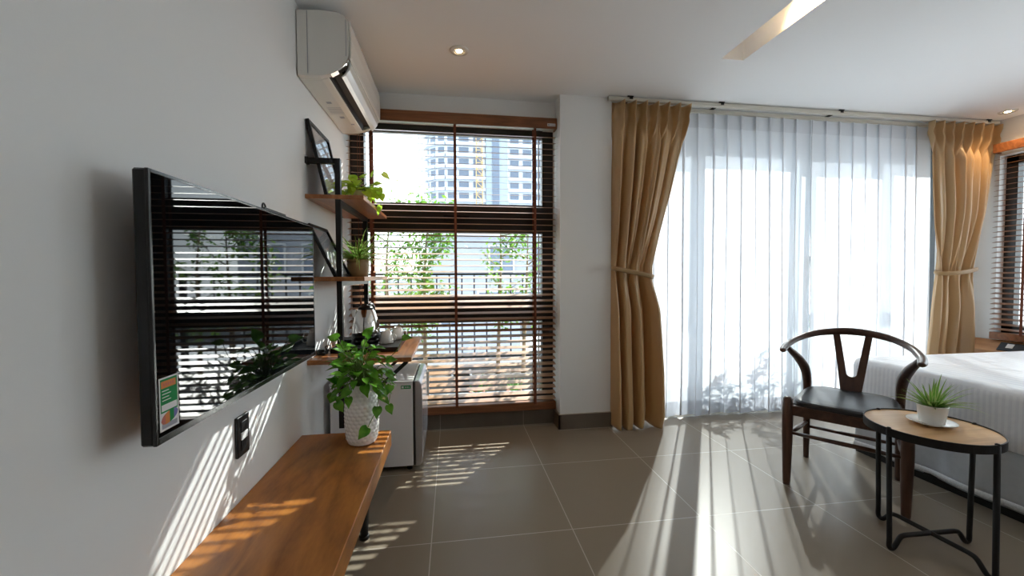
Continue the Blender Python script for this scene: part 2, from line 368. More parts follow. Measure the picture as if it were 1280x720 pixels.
# ------------------------------------------------------------------ room shell
XL, XR, YB, YR, ZC = -.70, 4.45, 2.88, -2.6, 2.35
YD = 3.02          # sliding door plane
def structure(mb, name, mat): return fixn(mb.build(name, mat, kind='structure'))
structure(rbox((XL - .2, YR - .2, -.15), (XR + .2, 3.12, 0)), 'floor', M['tile'])
m = MB()           # ceiling with the long lighting slot cut out
SX0, SX1, SY0, SY1 = 1.552, 1.692, -.6, 2.165
for a, b in (((XL - .2, YR - .2), (SX0, 3.12)), ((SX1, YR - .2), (XR + .2, 3.12)), ((SX0, SY1), (SX1, 3.12)), ((SX0, YR - .2), (SX1, SY0))):
    m.box((*a, ZC), (*b, ZC + .16))
m.box((SX0 - .05, SY0 - .05, ZC + .14), (SX1 + .05, SY1 + .05, ZC + .16))
structure(m, 'ceiling', M['ceil'])
structure(rbox((XL - .2, YR - .2, 0), (XL, 3.12, ZC)), 'wall_left', M['wall'])
m = MB()           # back wall: lintel over the left window, low wall under it, lintel over the door, pier by the right corner
m.box((XL, YB, 2.16), (.75, 3.12, ZC)); m.box((XL, YB, 0), (.75, 3.12, .15))
m.box((1.12, 2.9, 2.24), (XR, 3.12, ZC)); m.box((4.22, 2.88, 0), (XR, 3.12, 2.24))
structure(m, 'wall_back', M['wall'])
structure(rbox((.747, 2.74, 0), (1.122, 3.12, ZC)), 'wall_pillar', M['wall'])
WY0, WY1, WZ0, WZ1 = .3, 2.70, .60, 2.06
m = MB()
m.box((XR, YR - .2, 0), (XR + .2, WY0, ZC)); m.box((XR, WY1, 0), (XR + .2, 3.12, ZC)); m.box((XR, WY0, 0), (XR + .2, WY1, WZ0)); m.box((XR, WY0, WZ1), (XR + .2, WY1, ZC))
structure(m, 'wall_right', M['wall'])
m = MB()
m.box((XL, YR - .2, 0), (XR, YR, ZC))
structure(m, 'wall_rear', M['wall'])
m = MB(); m.box((XL, YB - .012, 0), (.735, YB, .118)); 
for gx in (-.095, .505): m.box((gx - .0015, YB - .0125, 0), (gx + .0015, YB - .011, .118), 1)
m.box((XL, YB - .0135, 0), (.735, YB - .011, .003), 1)
structure(m, 'baseboard_back', [M['skirt'], M['grout']])
m = MB(); m.box((.735, 2.728, 0), (1.134, 2.74, .108)); m.box((.735, 2.728, 0), (.747, YB - .012, .108)); m.box((1.122, 2.728, 0), (1.134, 3.0, .108))
m.box((.734, 2.7265, 0), (1.135, 2.729, .003), 1)
m.box((.735, 2.728, .108), (1.134, 2.741, .111), 1)
structure(m, 'baseboard_pillar', [M['skirt'], M['grout']])
structure(rbox((XR - .012, YR, 0), (XR, 2.88, .10)), 'baseboard_right', M['skirt'])

# window_1 : dark aluminium, three lights one above the other
w1 = struct_root('window_1', (.02, 2.97, .15))
m = MB(); y0, y1 = 2.945, 3.015; x0, x1 = -.695, .747
m.box((x0, y0, .15), (-.605, y1, 2.16)); m.box((.665, y0, .15), (x1, y1, 2.16))
for a, b in ((.15, .215), (.760, .935), (1.415, 1.612), (2.118, 2.16)): m.box((-.605, y0, a), (.665, y1, b))
m.box((-.605, y0 - .015, 2.118), (.665, y0, 2.16)); m.box((-.605, y0 - .012, 1.47), (.665, y0, 1.56)); m.box((-.605, y0 - .012, .80), (.665, y0, .90))
fixn(m.build('frame', M['frame'], w1))
m = MB()
for a, b in ((.215, .760), (.935, 1.415), (1.612, 2.118)):
    for q in ((-.605, a, .665, a + .008), (-.605, b - .008, .665, b), (-.575, a, -.563, b), (.64, a, .648, b)):
        m.box((q[0], 2.965, q[1]), (q[2], 2.985, q[3]))
fixn(m.build('glazing_bead', M['bead'], w1))
for a, b in ((.215, .760), (.935, 1.415), (1.612, 2.118)):
    fixn(rbox((-.605, 2.974, a), (.665, 2.980, b)).build('pane', M['glass'], w1))
m = MB(); m.box((-.06, 2.925, 1.500), (.06, 2.935, 1.53)); m.box((.02, 2.905, 1.51), (.05, 2.925, 1.52)); m.box((.02, 2.905, 1.506), (.12, 2.913, 1.524))
fixn(m.build('latch', M['black'], w1))

# sliding glass door behind the sheers
d1 = struct_root('door_1', (2.7, YD, 0))
DX0, DX1 = 1.124, 4.22
m = MB(); m.box((DX0, YD - .05, 2.118), (DX1, YD + .07, 2.24)); m.box((DX0, YD - .05, 0), (DX1, YD + .07, .105))
m.box((DX0, YD - .05, .105), (DX0 + .05, YD + .07, 2.118)); m.box((DX1 - .05, YD - .05, .105), (DX1, YD + .07, 2.118))
fixn(m.build('door_frame', M['greyalu'], d1))
for (a, b, oy) in ((1.174, 2.02, .03), (1.94, 2.99, -.01), (2.80, 3.74, .03), (3.62, 4.17, -.01)):
    m = MB(); y0, y1 = YD + oy - .015, YD + oy + .015
    m.box((a, y0, .105), (a + .08, y1, 2.118)); m.box((b - .08, y0, .105), (b, y1, 2.118)); m.box((a + .08, y0, .105), (b - .08, y1, .17)); m.box((a + .08, y0, 2.06), (b - .08, y1, 2.118))
    sash = fixn(m.build('sash', M['greyalu'], d1))
    fixn(rbox((a + .08, y0 + .012, .17), (b - .08, y0 + .018, 2.06)).build('pane', M['glass'], sash))
m = MB(); m.box((2.955, YD - .045, 1.0), (2.975, YD - .025, 1.25)); fixn(m.build('door_handle', M['black'], d1))

# window_2 on the right wall; unseen near bay added to let in more light
w2 = struct_root('window_2', (XR + .1, 1.7, WZ0))
m = MB(); xa, xb = XR + .07, XR + .13
m.box((xa, WY0, WZ0), (xb, WY0 + .07, WZ1)); m.box((xa, WY1 - .07, WZ0), (xb, WY1, WZ1)); m.box((xa, WY0, WZ0), (xb, WY1, WZ0 + .07)); m.box((xa, WY0, WZ1 - .07), (xb, WY1, WZ1))
m.box((xa, 1.02, WZ0), (xb, 1.10, WZ1))
fixn(m.build('frame', M['frame'], w2))
for a, b in ((WY0 + .07, 1.02), (1.10, WY1 - .07)):
    fixn(rbox((XR + .097, a, WZ0 + .07), (XR + .103, b, WZ1 - .07)).build('pane', M['glass'], w2))

# ------------------------------------------------------------------ venetian blinds
def blind(root_loc, L, P, zb, zt, label, slat_mat, tilt, tapes, pitch=.0418):
    """P(s, d, z): s along the window (0..L), d towards the room, z up"""
    t = thing('venetian_blind', label, 'blind', root_loc)
    m = MB(); n = int((zt - zb - .085) / pitch)
    hw = .025
    for i in range(n):
        z = zb + .066 + pitch * (i + .4)
        dz = sin(tilt) * hw; dd = cos(tilt) * hw; jit = random.uniform(-.0008, .0008)
        rows = []
        for k, (e, ex) in enumerate(((-1, 0), (-.5, .0004), (.5, .0004), (1, 0))):
            for tz in (-.0009, .0009): rows.append((e * dd + tz * sin(tilt), z + jit - e * dz + ex + tz))
        vs = [P(0, a, b) for a, b in rows] + [P(L, a, b) for a, b in rows]; q = len(rows)
        fs = []
        order = [0, 2, 4, 6, 7, 5, 3, 1]
        for k in range(8): a, b = order[k], order[(k + 1) % 8]; fs.append((a, b, b + q, a + q))
        fs += [tuple(order), tuple(o + q for o in reversed(order))]
        m.add(vs, fs)
    fixn(m.build('slats', slat_mat, t))
    def bx(s0, s1, d0, d1, z0, z1, mb, mat=0, bev=0):
        a, b = P(s0, d0, z0), P(s1, d1, z1); mb.box(tuple(a), tuple(b), mat, bev)
    m = MB(); bx(-.004, L + .004, .028, .042, zt - .012, zt + .062, m, 0, .003); bx(-.004, .008, -.03, .03, zt - .012, zt + .062, m); bx(L - .008, L + .004, -.03, .03, zt - .012, zt + .062, m)
    fixn(m.build('valance', M['valance'], t))
    m = MB(); bx(.01, L - .01, -.024, .024, zt - .004, zt + .044, m); fixn(m.build('headrail', M['rail'], t))
    m = MB(); bx(.0, L, -.026, .026, zb, zb + .058, m, 0, .004); fixn(m.build('bottom_rail', M['valance'], t))
    for s0 in tapes:
        m = MB()
        for d in (-.0285, .0285): bx(s0 - .009, s0 + .009, d - .0006, d + .0006, zb + .045, zt + .005, m)
        fixn(m.build('ladder_tape', M['tape'], t))
    return t
random.seed(4)
BL0 = -.692; BLL = 1.43
bl = blind((.02, 2.845, .125), BLL, lambda s, d, z: V(BL0 + s, 2.845 - d, z), .122, 2.148, 'reddish wooden venetian blind over the black window beside the fridge', M['blind'], radians(13), (.155, .715, 1.277))
m = MB(); m.box((.672, 2.8015, 2.151), (.730, 2.803, 2.170)); m.box((.676, 2.8012, 2.154), (.686, 2.8016, 2.166), 1)
for i in range(5): m.box((.689 + i * .008, 2.8012, 2.157), (.694 + i * .008, 2.8016, 2.163), 1)
fixn(m.build('maker_label', [M['paper'], M['inkgrey']], bl, label='small white label with dark marks'))
m = MB()
for xx in (-.615, -.6): m.sweep([(xx, 2.80, 2.14), (xx, 2.795, 1.2), (xx + .003, 2.795, .95)], .0012, seg=6)
m.lathe([(.002, 0), (.007, .005), (.005, .04), (.002, .05)], (-.607, 2.795, .90), 10)
m.build('pull_cord', M['tape'], bl)
# the bead chain by the pillar
m = MB()
for i in range(90):
    z = .25 + i * .021; m.lathe([(.0, -.003), (.0032, 0), (0, .003)], (.741, 2.80, z), 6)
m.build('bead_chain', M['plastic'], bl)
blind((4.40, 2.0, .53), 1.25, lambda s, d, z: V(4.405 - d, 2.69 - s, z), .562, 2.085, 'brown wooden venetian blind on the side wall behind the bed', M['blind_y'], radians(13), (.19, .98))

# ------------------------------------------------------------------ curtains
def gold_curtain(label, L, R, Yc, amp, npl, seed, ztop, zbot, hook, tieband, flat=1., tie_z=1.12):
    rnd = random.Random(seed); t = thing('gold_curtain', label, 'curtain', (Yc[1], Yc[0], zbot), 'gold curtains at the glass door')
    wd = [rnd.uniform(.55, 1.6) for _ in range(npl)]; tot = sum(wd); cum = [0.]
    for q in wd: cum.append(cum[-1] + q / tot)
    ph = [rnd.uniform(-1.2, 1.2) for _ in range(npl + 2)]; am = [rnd.uniform(.55, 1.35) for _ in range(npl + 2)]
    nu = npl * 40; nv = 120
    def fn(i, j):
        s = i; z = lerp(ztop, zbot, j)
        l, r = interp(-z, [(-a, b) for a, b in L]), interp(-z, [(-a, b) for a, b in R])
        w = r - l; hd = smooth((ztop - z - .08) / .22); lo = smooth((tie_z + .45 - z) / .75)
        # heading: regular pinch pleats; middle: uneven folds; below the tie: a few broad folds
        f = s * npl; a0 = 2 * pi * f; cr = .5 + .5 * cos(a0)
        pinch = math.exp(-((ztop - z - .085) / .03) ** 2); above = smooth(1 - (ztop - z) / .085)
        g0 = (2 * cr ** 2.2 - .8) * (1 + .25 * above) + .5 * cos(3 * a0) * cr * (1 - pinch)
        k0 = lerp(-.25, -.92, pinch)
        f2 = interp(s, [(c, k) for k, c in enumerate(cum)]); k = int(min(f2, npl - 1)); u = f2 - k
        A = lerp(am[k], am[k + 1], u); p = lerp(ph[k], ph[k + 1], u)
        a1 = 2 * pi * f2 + p; c1 = cos(a1); flat_ = 1 - .8 * smooth((s - .74) / .2) if flat > 0 else 1 - .8 * smooth((.26 - s) / .2)
        g1 = A * ((abs(c1) ** .7) * (1 if c1 > 0 else -1) + .25 * cos(2.3 * a1 + 4 * p)) * flat_
        nb = 3.2; a2 = 2 * pi * nb * (s + .05 * sin(5 * s + seed)) + ph[0] * 2 + .5 * (tie_z - z) * sin(4 * s + seed)
        c2 = cos(a2); g2 = (abs(c2) ** .8) * (1 if c2 > 0 else -1) * 1.1 + .16 * cos(2.7 * a2 + seed)
        g = lerp(g0, lerp(g1, g2, lo), hd)
        kx = lerp(k0 / (2 * pi * npl), lerp(.75 / (2 * pi * npl), .5 / (2 * pi * nb), lo), hd); sa = lerp(sin(a0), lerp(sin(a1), sin(a2), lo), hd)
        x = l + w * max(-.01, min(1.01, s + kx * sa))
        amp_z = interp(-z, [(-q, b) for q, b in amp])
        y = Yc[0] - amp_z * g + .012 * sin(3 * s + 3 * z + seed) * hd
        n = noise.noise(V(s * 4, z * 2.2, seed)) * .014 * hd
        zz = z - (.010 * g + .012 * sin(9 * s + seed)) * (j ** 6)
        if flat > 0:
            e = 1 - smooth(s / .07); y += .068 * e; x = lerp(x, max(x, 1.127), e)
        return V(x, y + n, zz)
    m = MB(); m.grid(fn, nu, nv)
    c = m.build('drape', M['gold'], t, solid=.0025)
    # tie-back band following the waist
    m = MB(); pts = spline(tieband, 6)
    vs = []; 
    m.sweep(pts, [.017] * len(pts), [.004] * len(pts), 8, (0, 0, 1))
    m.build('tie_back', M['goldband'], t)
    m = MB(); m.sweep(hook, .005, seg=8); m.build('tie_hook', M['black'], t)
    return t
gold_curtain('dark gold pleated curtain gathered beside the white pillar',
    [(2.33, 1.105), (1.6, 1.105), (1.15, 1.115), (.8, 1.125), (.03, 1.125)],
    [(2.33, 1.69), (2.1, 1.665), (1.7, 1.56), (1.35, 1.455), (1.16, 1.40), (1.05, 1.395), (.85, 1.45), (.4, 1.49), (.1, 1.50), (.03, 1.485)],
    (2.715, 1.3), [(2.33, .024), (2.2, .032), (1.8, .042), (1.13, .042), (.7, .052), (.03, .06)], 7, 5, 2.314, .012,
    [(1.126, 2.80, 1.165), (1.13, 2.75, 1.15)],
    [(1.13, 2.75, 1.15), (1.105, 2.68, 1.147), (1.13, 2.645, 1.14), (1.2, 2.64, 1.125), (1.28, 2.64, 1.11), (1.37, 2.645, 1.09), (1.415, 2.68, 1.08), (1.42, 2.74, 1.085), (1.36, 2.79, 1.10), (1.2, 2.80, 1.14), (1.13, 2.76, 1.15)])
gold_curtain('bright gold pleated curtain gathered beside the bed headboard',
    [(2.33, 3.775), (1.9, 3.80), (1.5, 3.85), (1.2, 3.905), (1.08, 3.91), (.8, 3.86), (.45, 3.82), (.03, 3.78)],
    [(2.33, 4.44), (2.0, 4.42), (1.6, 4.34), (1.3, 4.24), (1.14, 4.19), (1.05, 4.185), (.8, 4.22), (.5, 4.235), (.03, 4.25)],
    (2.73, 4.05), [(2.33, .024), (2.2, .03), (1.8, .038), (1.13, .04), (.7, .045), (.03, .05)], 7, 11, 2.314, .012,
    [(4.31, 2.87, 1.15), (4.31, 2.84, 1.13)],
    [(4.33, 2.80, 1.105), (4.26, 2.74, 1.125), (4.2, 2.66, 1.135), (4.1, 2.64, 1.12), (3.98, 2.64, 1.105), (3.90, 2.68, 1.10), (3.90, 2.74, 1.11), (4.0, 2.79, 1.12), (4.2, 2.8, 1.13), (4.31, 2.83, 1.12)], -1.)
def sheer(label, xa, xb, seed, spread):
    rnd = random.Random(seed); p = .112; n = int((xb - xa) / p); nu = n * 16; nv = 40; zt, zb = 2.312, .016
    t = thing('sheer_curtain', label, 'curtain', ((xa + xb) / 2, 2.82, zb), 'white sheers across the glass door')
    am = [rnd.uniform(.7, 1.3) for _ in range(n + 2)]; ph = [rnd.uniform(-1, 1) for _ in range(n + 2)]
    def base(i, z, off=0.):
        j = (zt - z) / (zt - zb); f = i * n; k = int(min(f, n - 1)); u = f - k; A = lerp(am[k], am[k + 1], u); q = lerp(ph[k], ph[k + 1], u)
        a = 2 * pi * (f + .22 * noise.noise(V(f * .8, seed, 0)) * min(1, 12 * min(i, 1 - i)))
        kx = lerp(2.0, 1.25 + .55 * A, smooth(j * 1.2))
        xs = xa + (xb - xa) * i
        x = xs - kx * sin(a) * p / (2 * pi) + q * .016 * j + .02 * j * noise.noise(V(f * .35, seed, z * .6)) + spread * j * (i - .5) * .04
        y = 2.825 - lerp(.007, .022, smooth(j * 1.3)) * A * cos(a - .5) + .03 * j * noise.noise(V(f * .22, z * .5, seed + 3)) - off
        zz = z + (.007 * cos(a) + .006 * sin(a * .37 + seed)) * (j ** 8)
        return V(x, y, zz)
    m = MB(); m.grid(lambda i, j: base(i, lerp(zt, zb, j)), nu, nv); m.build('voile', M['sheer'], t)
    m = MB(); m.grid(lambda i, j: base(i, lerp(zt, zt - .105, j), .002), nu, 3); m.build('heading_tape', M['sheerband'], t)
    m = MB(); m.grid(lambda i, j: base(i, lerp(zb + .11, zb, j), .002), nu, 4); m.build('hem', M['sheer'], t)
    return t
sheer('white sheer curtain hanging next to the dark gold curtain', 1.132, 2.80, 2, 1.)
sheer('white sheer curtain hanging behind the chair and the bed end', 2.822, 3.93, 7, .6)
cr = thing('curtain_rail', 'cream double curtain track fixed under the ceiling', 'curtain rail', (2.75, 2.75, 2.35))
for y, z0, x0, x1 in ((2.715, 2.318, 1.085, 4.44), (2.825, 2.314, 1.14, 4.2)):
    m = MB(); m.box((x0, y - .014, z0), (x1, y + .014, z0 + .026), 0, .003); m.box((x0, y - .015, z0 + .004), (x0 + .012, y + .015, z0 + .028)); m.box((x1 - .012, y - .015, z0 + .004), (x1, y + .015, z0 + .028))
    fixn(m.build('track', M['rail'], cr))
for x in (1.25, 1.95, 2.95, 4.33):
    m = MB(); m.box((x - .012, 2.70, 2.343), (x + .012, 2.85, 2.35)); m.box((x - .012, 2.697, 2.330), (x + .012, 2.703, 2.35)); m.box((x - .03, 2.69, 2.343), (x + .012, 2.70, 2.349))
    fixn(m.build('bracket', M['black'], cr))

# ------------------------------------------------------------------ ceiling lights
def downlight(x, y, label, en=3., cl=(1, .68, .38)):
    t = thing('ceiling_downlight', label, 'light', (x, y, ZC), 'recessed ceiling downlights')
    m = MB(); m.lathe([(.034, -.006), (.05, -.006), (.052, -.001), (.052, 0), (.034, 0), (.034, -.006)], (x, y, ZC), 32); m.build('trim_ring', M['plastic'], t)
    m = MB(); m.lathe([(.034, -.004), (.024, -.001)], (x, y, ZC), 24); m.build('reflector', M['chrome'], t)
    m = MB(); m.lathe([(.024, -.002), (.014, -.005), (0, -.006)], (x, y, ZC), 20); m.build('bulb', M['lamp'], t)
    ld = bpy.data.lights.new('downlight_lamp', 'SPOT'); ld.energy = en; ld.color = cl; ld.spot_size = radians(110); ld.spot_blend = .8; ld.shadow_soft_size = .03
    lo = bpy.data.objects.new('downlight_lamp', ld); COL.objects.link(lo); lo.parent = t; lo.location = (0, 0, -.02)
downlight(.047, 2.291, 'round recessed downlight on the ceiling near the air conditioner')
downlight(4.25, 2.543, 'round recessed downlight on the ceiling above the bed headboard')
for x, y, lb in ((2.9, -.3, 'added fill downlight in the ceiling over the open floor'), (4.25, .3, 'added fill downlight over the near end of the headboard'), (2.9, -1.9, 'added fill downlight in the ceiling at the rear of the room'), (4.1, -1.9, 'added fill downlight in the rear right ceiling corner')):
    downlight(x, y, lb, 7, (1, .93, .85))  # unseen fill downlights, added to brighten the room
for i, y in enumerate((1.60, .1)):
    x = (SX0 + SX1) / 2
    t = thing('slot_spotlight', ['warm spotlight inside the ceiling slot nearest the glass door', 'warm spotlight deeper inside the ceiling slot'][i], 'light', (x, y, ZC + .14))
    m = MB(); m.lathe([(.03, 0), (.035, -.03), (.035, -.07), (.028, -.07)], (x, y, ZC + .14), 20); m.build('housing', M['black'], t)
    m = MB(); m.lathe([(.028, -.066), (0, -.066)], (x, y, ZC + .14), 20); m.build('bulb', M['lamp'], t)
    ld = bpy.data.lights.new('slot_lamp', 'SPOT'); ld.energy = 5.; ld.color = (1, .66, .34); ld.shadow_soft_size = .012; ld.spot_size = radians(95); ld.spot_blend = .35
    lo = bpy.data.objects.new('slot_lamp', ld); COL.objects.link(lo); lo.parent = t; lo.location = (-.035, 0.045, -.05); lo.rotation_euler = V(-1., -.35, .35).to_track_quat('Z', 'Y').to_euler()

# ------------------------------------------------------------------ air conditioner
def aircon():
    y0, y1 = 1.99, 2.765
    t = thing('air_conditioner', 'white split air conditioner mounted high on the wall above the shelves', 'air conditioner', (XL, 2.38, 2.02))
    xw = XL + .004
    prof = [(xw, 2.315), (-.60, 2.322), (-.52, 2.318), (-.485, 2.305), (-.472, 2.28), (-.468, 2.20), (-.470, 2.125), (-.482, 2.088), (-.510, 2.058), (-.545, 2.036), (-.60, 2.022), (xw, 2.016)]
    # body with a rounded lower edge; the discharge slot is cut into the lower front
    m = MB(); cut = [(xw, 2.315), (-.60, 2.322), (-.52, 2.318), (-.485, 2.305), (-.472, 2.28), (-.468, 2.20), (-.470, 2.125), (-.476, 2.098), (-.520, 2.098), (-.566, 2.075), (-.568, 2.0295), (-.60, 2.022), (xw, 2.016)]
    m.prism(prof, lambda p, d: V(p[0], d, p[1]), y0, y0 + .035); m.prism(prof, lambda p, d: V(p[0], d, p[1]), y1 - .035, y1)
    m.prism(cut, lambda p, d: V(p[0], d, p[1]), y0 + .035, y1 - .035)
    fixn(m.build('body', M['plastic'], t, bevel=.004))
    m = MB(); fp = [(-.4665, 2.29), (-.4615, 2.27), (-.458, 2.20), (-.460, 2.125), (-.463, 2.108), (-.469, 2.108), (-.467, 2.20), (-.470, 2.28)]
    m.prism(fp, lambda p, d: V(p[0], d, p[1]), y0 + .006, y1 - .006); fixn(m.build('front_panel', M['plastic'], t, bevel=.002))
    m = MB(); m.prism([(-.518, 2.097), (-.567, 2.074), (-.567, 2.034), (-.562, 2.034), (-.555, 2.058), (-.510, 2.062), (-.500, 2.080)], lambda p, d: V(p[0], d, p[1]), y0 + .036, y1 - .036)
    fixn(m.build('vent', M['dark'], t))
    m = MB(); lp = [(-.471, 2.118), (-.466, 2.100), (-.474, 2.072), (-.492, 2.046), (-.508, 2.033), (-.511, 2.037), (-.497, 2.052), (-.480, 2.076), (-.473, 2.100)]
    m.prism(lp, lambda p, d: V(p[0], d, p[1]), y0 + .03, y1 - .03, sm=False); fixn(m.build('louver', M['plastic'], t, bevel=.001))
    m = MB(); m.prism([(-.4705, 2.112), (-.484, 2.086), (-.512, 2.0565), (-.547, 2.0345), (-.55, 2.0315), (-.513, 2.0535), (-.480, 2.086)], lambda p, d: V(p[0], d, p[1]), y0 - .0015, y0 + .03); fixn(m.build('chrome_trim', M['chrome'], t, label='shiny curved trim on the lower corner'))
    for a, b in (((xw + .045, y0 - .0012, 2.03), (xw + .0475, y0, 2.312)), ((-.482, y0 - .0012, 2.12), (-.48, y0, 2.285))): fixn(rbox(a, b).build('seam', M['inkgrey'], t))
    for (a, b) in [((-.672, 2.345 + k * .016), (-.60, 2.350 + k * .016)) for k in range(6)] + [((-.64, 2.47), (-.615, 2.50)), ((-.655, 2.27), (-.63, 2.295)), ((-.605, 2.585), (-.585, 2.605))]:
        z = lambda x: lerp(2.016, 2.022, (x - xw) / (-.60 - xw)) - .0006
        m = MB(); m.add([(a[0], a[1], z(a[0])), (b[0], a[1], z(b[0])), (b[0], b[1], z(b[0])), (a[0], b[1], z(a[0]))], [(0, 1, 2, 3)]); m.build('marking', M['inkgrey'], t)
aircon()

# ------------------------------------------------------------------ television
def tv():
    xf, y0, y1, z0, z1 = -.60, .904, 1.862, .752, 1.317
    t = thing('television', 'black flat screen television on the white wall above the bench', 'television', (XL + .02, (y0 + y1) / 2, z0))
    m = MB(); m.box((xf - .030, y0, z0), (xf - .004, y1, z1), 0, .004); fixn(m.build('casing', M['blackplastic'], t))
    m = MB(); m.box((xf - .05, y0 + .10, z0 + .06), (xf - .03, y1 - .1, z1 - .16), 0, .01); fixn(m.build('rear_cover', M['blackplastic'], t))
    m = MB(); m.box((XL + .0005, 1.2, .95), (XL + .012, 1.56, 1.15)); m.box((XL + .002, 1.24, .98), (xf - .045, 1.28, 1.12)); m.box((XL + .002, 1.48, .98), (xf - .045, 1.52, 1.12)); fixn(m.build('wall_bracket', M['black'], t))
    m = MB(); b = .007
    m.box((xf - .006, y0, z0), (xf + .001, y0 + b, z1)); m.box((xf - .006, y1 - b, z0), (xf + .001, y1, z1)); m.box((xf - .006, y0 + b, z1 - b), (xf + .001, y1 - b, z1)); m.box((xf - .006, y0 + b, z0), (xf + .001, y1 - b, z0 + .015))
    fixn(m.build('bezel', M['tvrim'], t, bevel=.001))
    m = MB(); m.box((xf - .005, y0 + b, z0 + .015), (xf, y1 - b, z1 - b)); fixn(m.build('screen', M['tvglass'], t))
    # energy sticker in the lower corner of the screen
    def P(u, v): return (y0 + .012 + u * .058, z0 + .024 + v * .112)
    def pl(mb, u0, v0, u1, v1, d, mat): a, c = P(u0, v0), P(u1, v1); mb.box((xf, a[0], a[1]), (xf + d, c[0], c[1]), mat)
    m = MB(); pl(m, 0, 0, 1, 1, .0004, 0); pl(m, .06, .34, .94, .97, .0006, 1); pl(m, .1, .80, .86, .93, .0008, 2); pl(m, .1, .37, .9, .49, .0008, 0)
    pl(m, .1, .04, .9, .13, .0006, 4)
    for k in range(4): pl(m, .14, .74 - k * .06, .14 + .35 + .1 * (k % 2), .755 - k * .06, .0008, 0)
    for k in range(5): pl(m, .2 + k * .12, .84, .27 + k * .12, .89, .0009, 3)
    c = P(.5, .235); 
    for k in range(4):
        ring = [V(xf + .0008, c[0] + .026 * cos(a), c[1] + .0125 * sin(a)) for a in [pi + k * pi / 4 * 1 + 0 for _ in ()]]
        ys = [c[0] - .026 + .013 * k, c[0] - .026 + .013 * (k + 1)]; pts = []
        for s in range(5): y = lerp(ys[0], ys[1], s / 4); h = .0125 * sqrt(max(0, 1 - ((y - c[0]) / .026) ** 2)); pts.append((y, h))
        poly = [V(xf + .0007, y, c[1] + h + .2 * (y - c[0])) for y, h in pts] + [V(xf + .0007, y, c[1] - h + .2 * (y - c[0])) for y, h in reversed(pts)]
        m.add(poly, [tuple(range(len(poly)))], [3, 2, 1, 5][k])
    fixn(m.build('energy_sticker', [M['paper'], M['stkgreen'], M['stkorange'], M['stkred'], M['inkgrey'], M['stkblue']], t, label='green and white energy sticker with an orange band'))
    m = MB(); m.box((xf - .02, 1.43, z1), (xf - .008, 1.60, z1 + .010), 0, .002)
    m.sweep(spline([(xf - .014, 1.425, z1 + .004), (xf - .014, 1.428, z1 + .018), (xf - .014, 1.437, z1 + .022), (xf - .014, 1.446, z1 + .016), (xf - .014, 1.45, z1 + .005)], 4), .003, seg=6)
    fixn(m.build('sensor_bar', M['blackplastic'], t, label='small dark bar with a loop on the top edge'))
tv()

# ------------------------------------------------------------------ wall socket
def socket():
    t = thing('power_socket', 'black double wall socket below the television', 'socket', (XL, 1.432, .515))
    y0, y1, z0, z1 = 1.395, 1.470, .507, .640
    m = MB(); m.box((XL, y0, z0), (XL + .010, y1, z1), 0, .002); fixn(m.build('plate', M['blackplastic'], t))
    for zc in (.603, .544):
        m = MB(); m.box((XL + .010, 1.413, zc - .018), (XL + .0125, 1.452, zc + .018), 0, .001)
        for yy in (1.424, 1.441): m.box((XL + .0124, yy - .002, zc - .007), (XL + .0128, yy + .002, zc + .007), 1)
        fixn(m.build('outlet', [M['black'], M['dark']], t))
    m = MB(); m.box((XL + .010, 1.412, .562), (XL + .0135, 1.453, .586), 0, .001); fixn(m.build('switch', M['paper'], t, label='white switch insert'))
socket()

# ------------------------------------------------------------------ bench
def bench():
    t = thing('wooden_bench', 'long thick oak bench along the white wall below the television', 'bench', (-.5, 1.1, 0))
    m = MB(); m.box((XL + .001, .15, .285), (-.297, 1.965, .36), 0, .0025); fixn(m.build('top', M['bench'], t))
    for y in (.45, 1.72):
        m = MB()
        m.sweep([(-.62, y, .283), (-.62, y, .012)], .02, seg=4, sm=False)
        m.sweep([(-.375, y, .283), (-.375, y, .012)], [.026, .016], seg=12)
        m.box((-.66, y - .025, .277), (-.33, y + .025, .285)); m.box((-.64, y - .02, .0), (-.60, y + .02, .014)); m.lathe([(.02, 0), (.02, .014)], (-.375, y, 0), 14)
        m.box((-.62, y - .006, .10), (-.375, y + .006, .115))
        fixn(m.build('leg', M['black'], t))
bench()

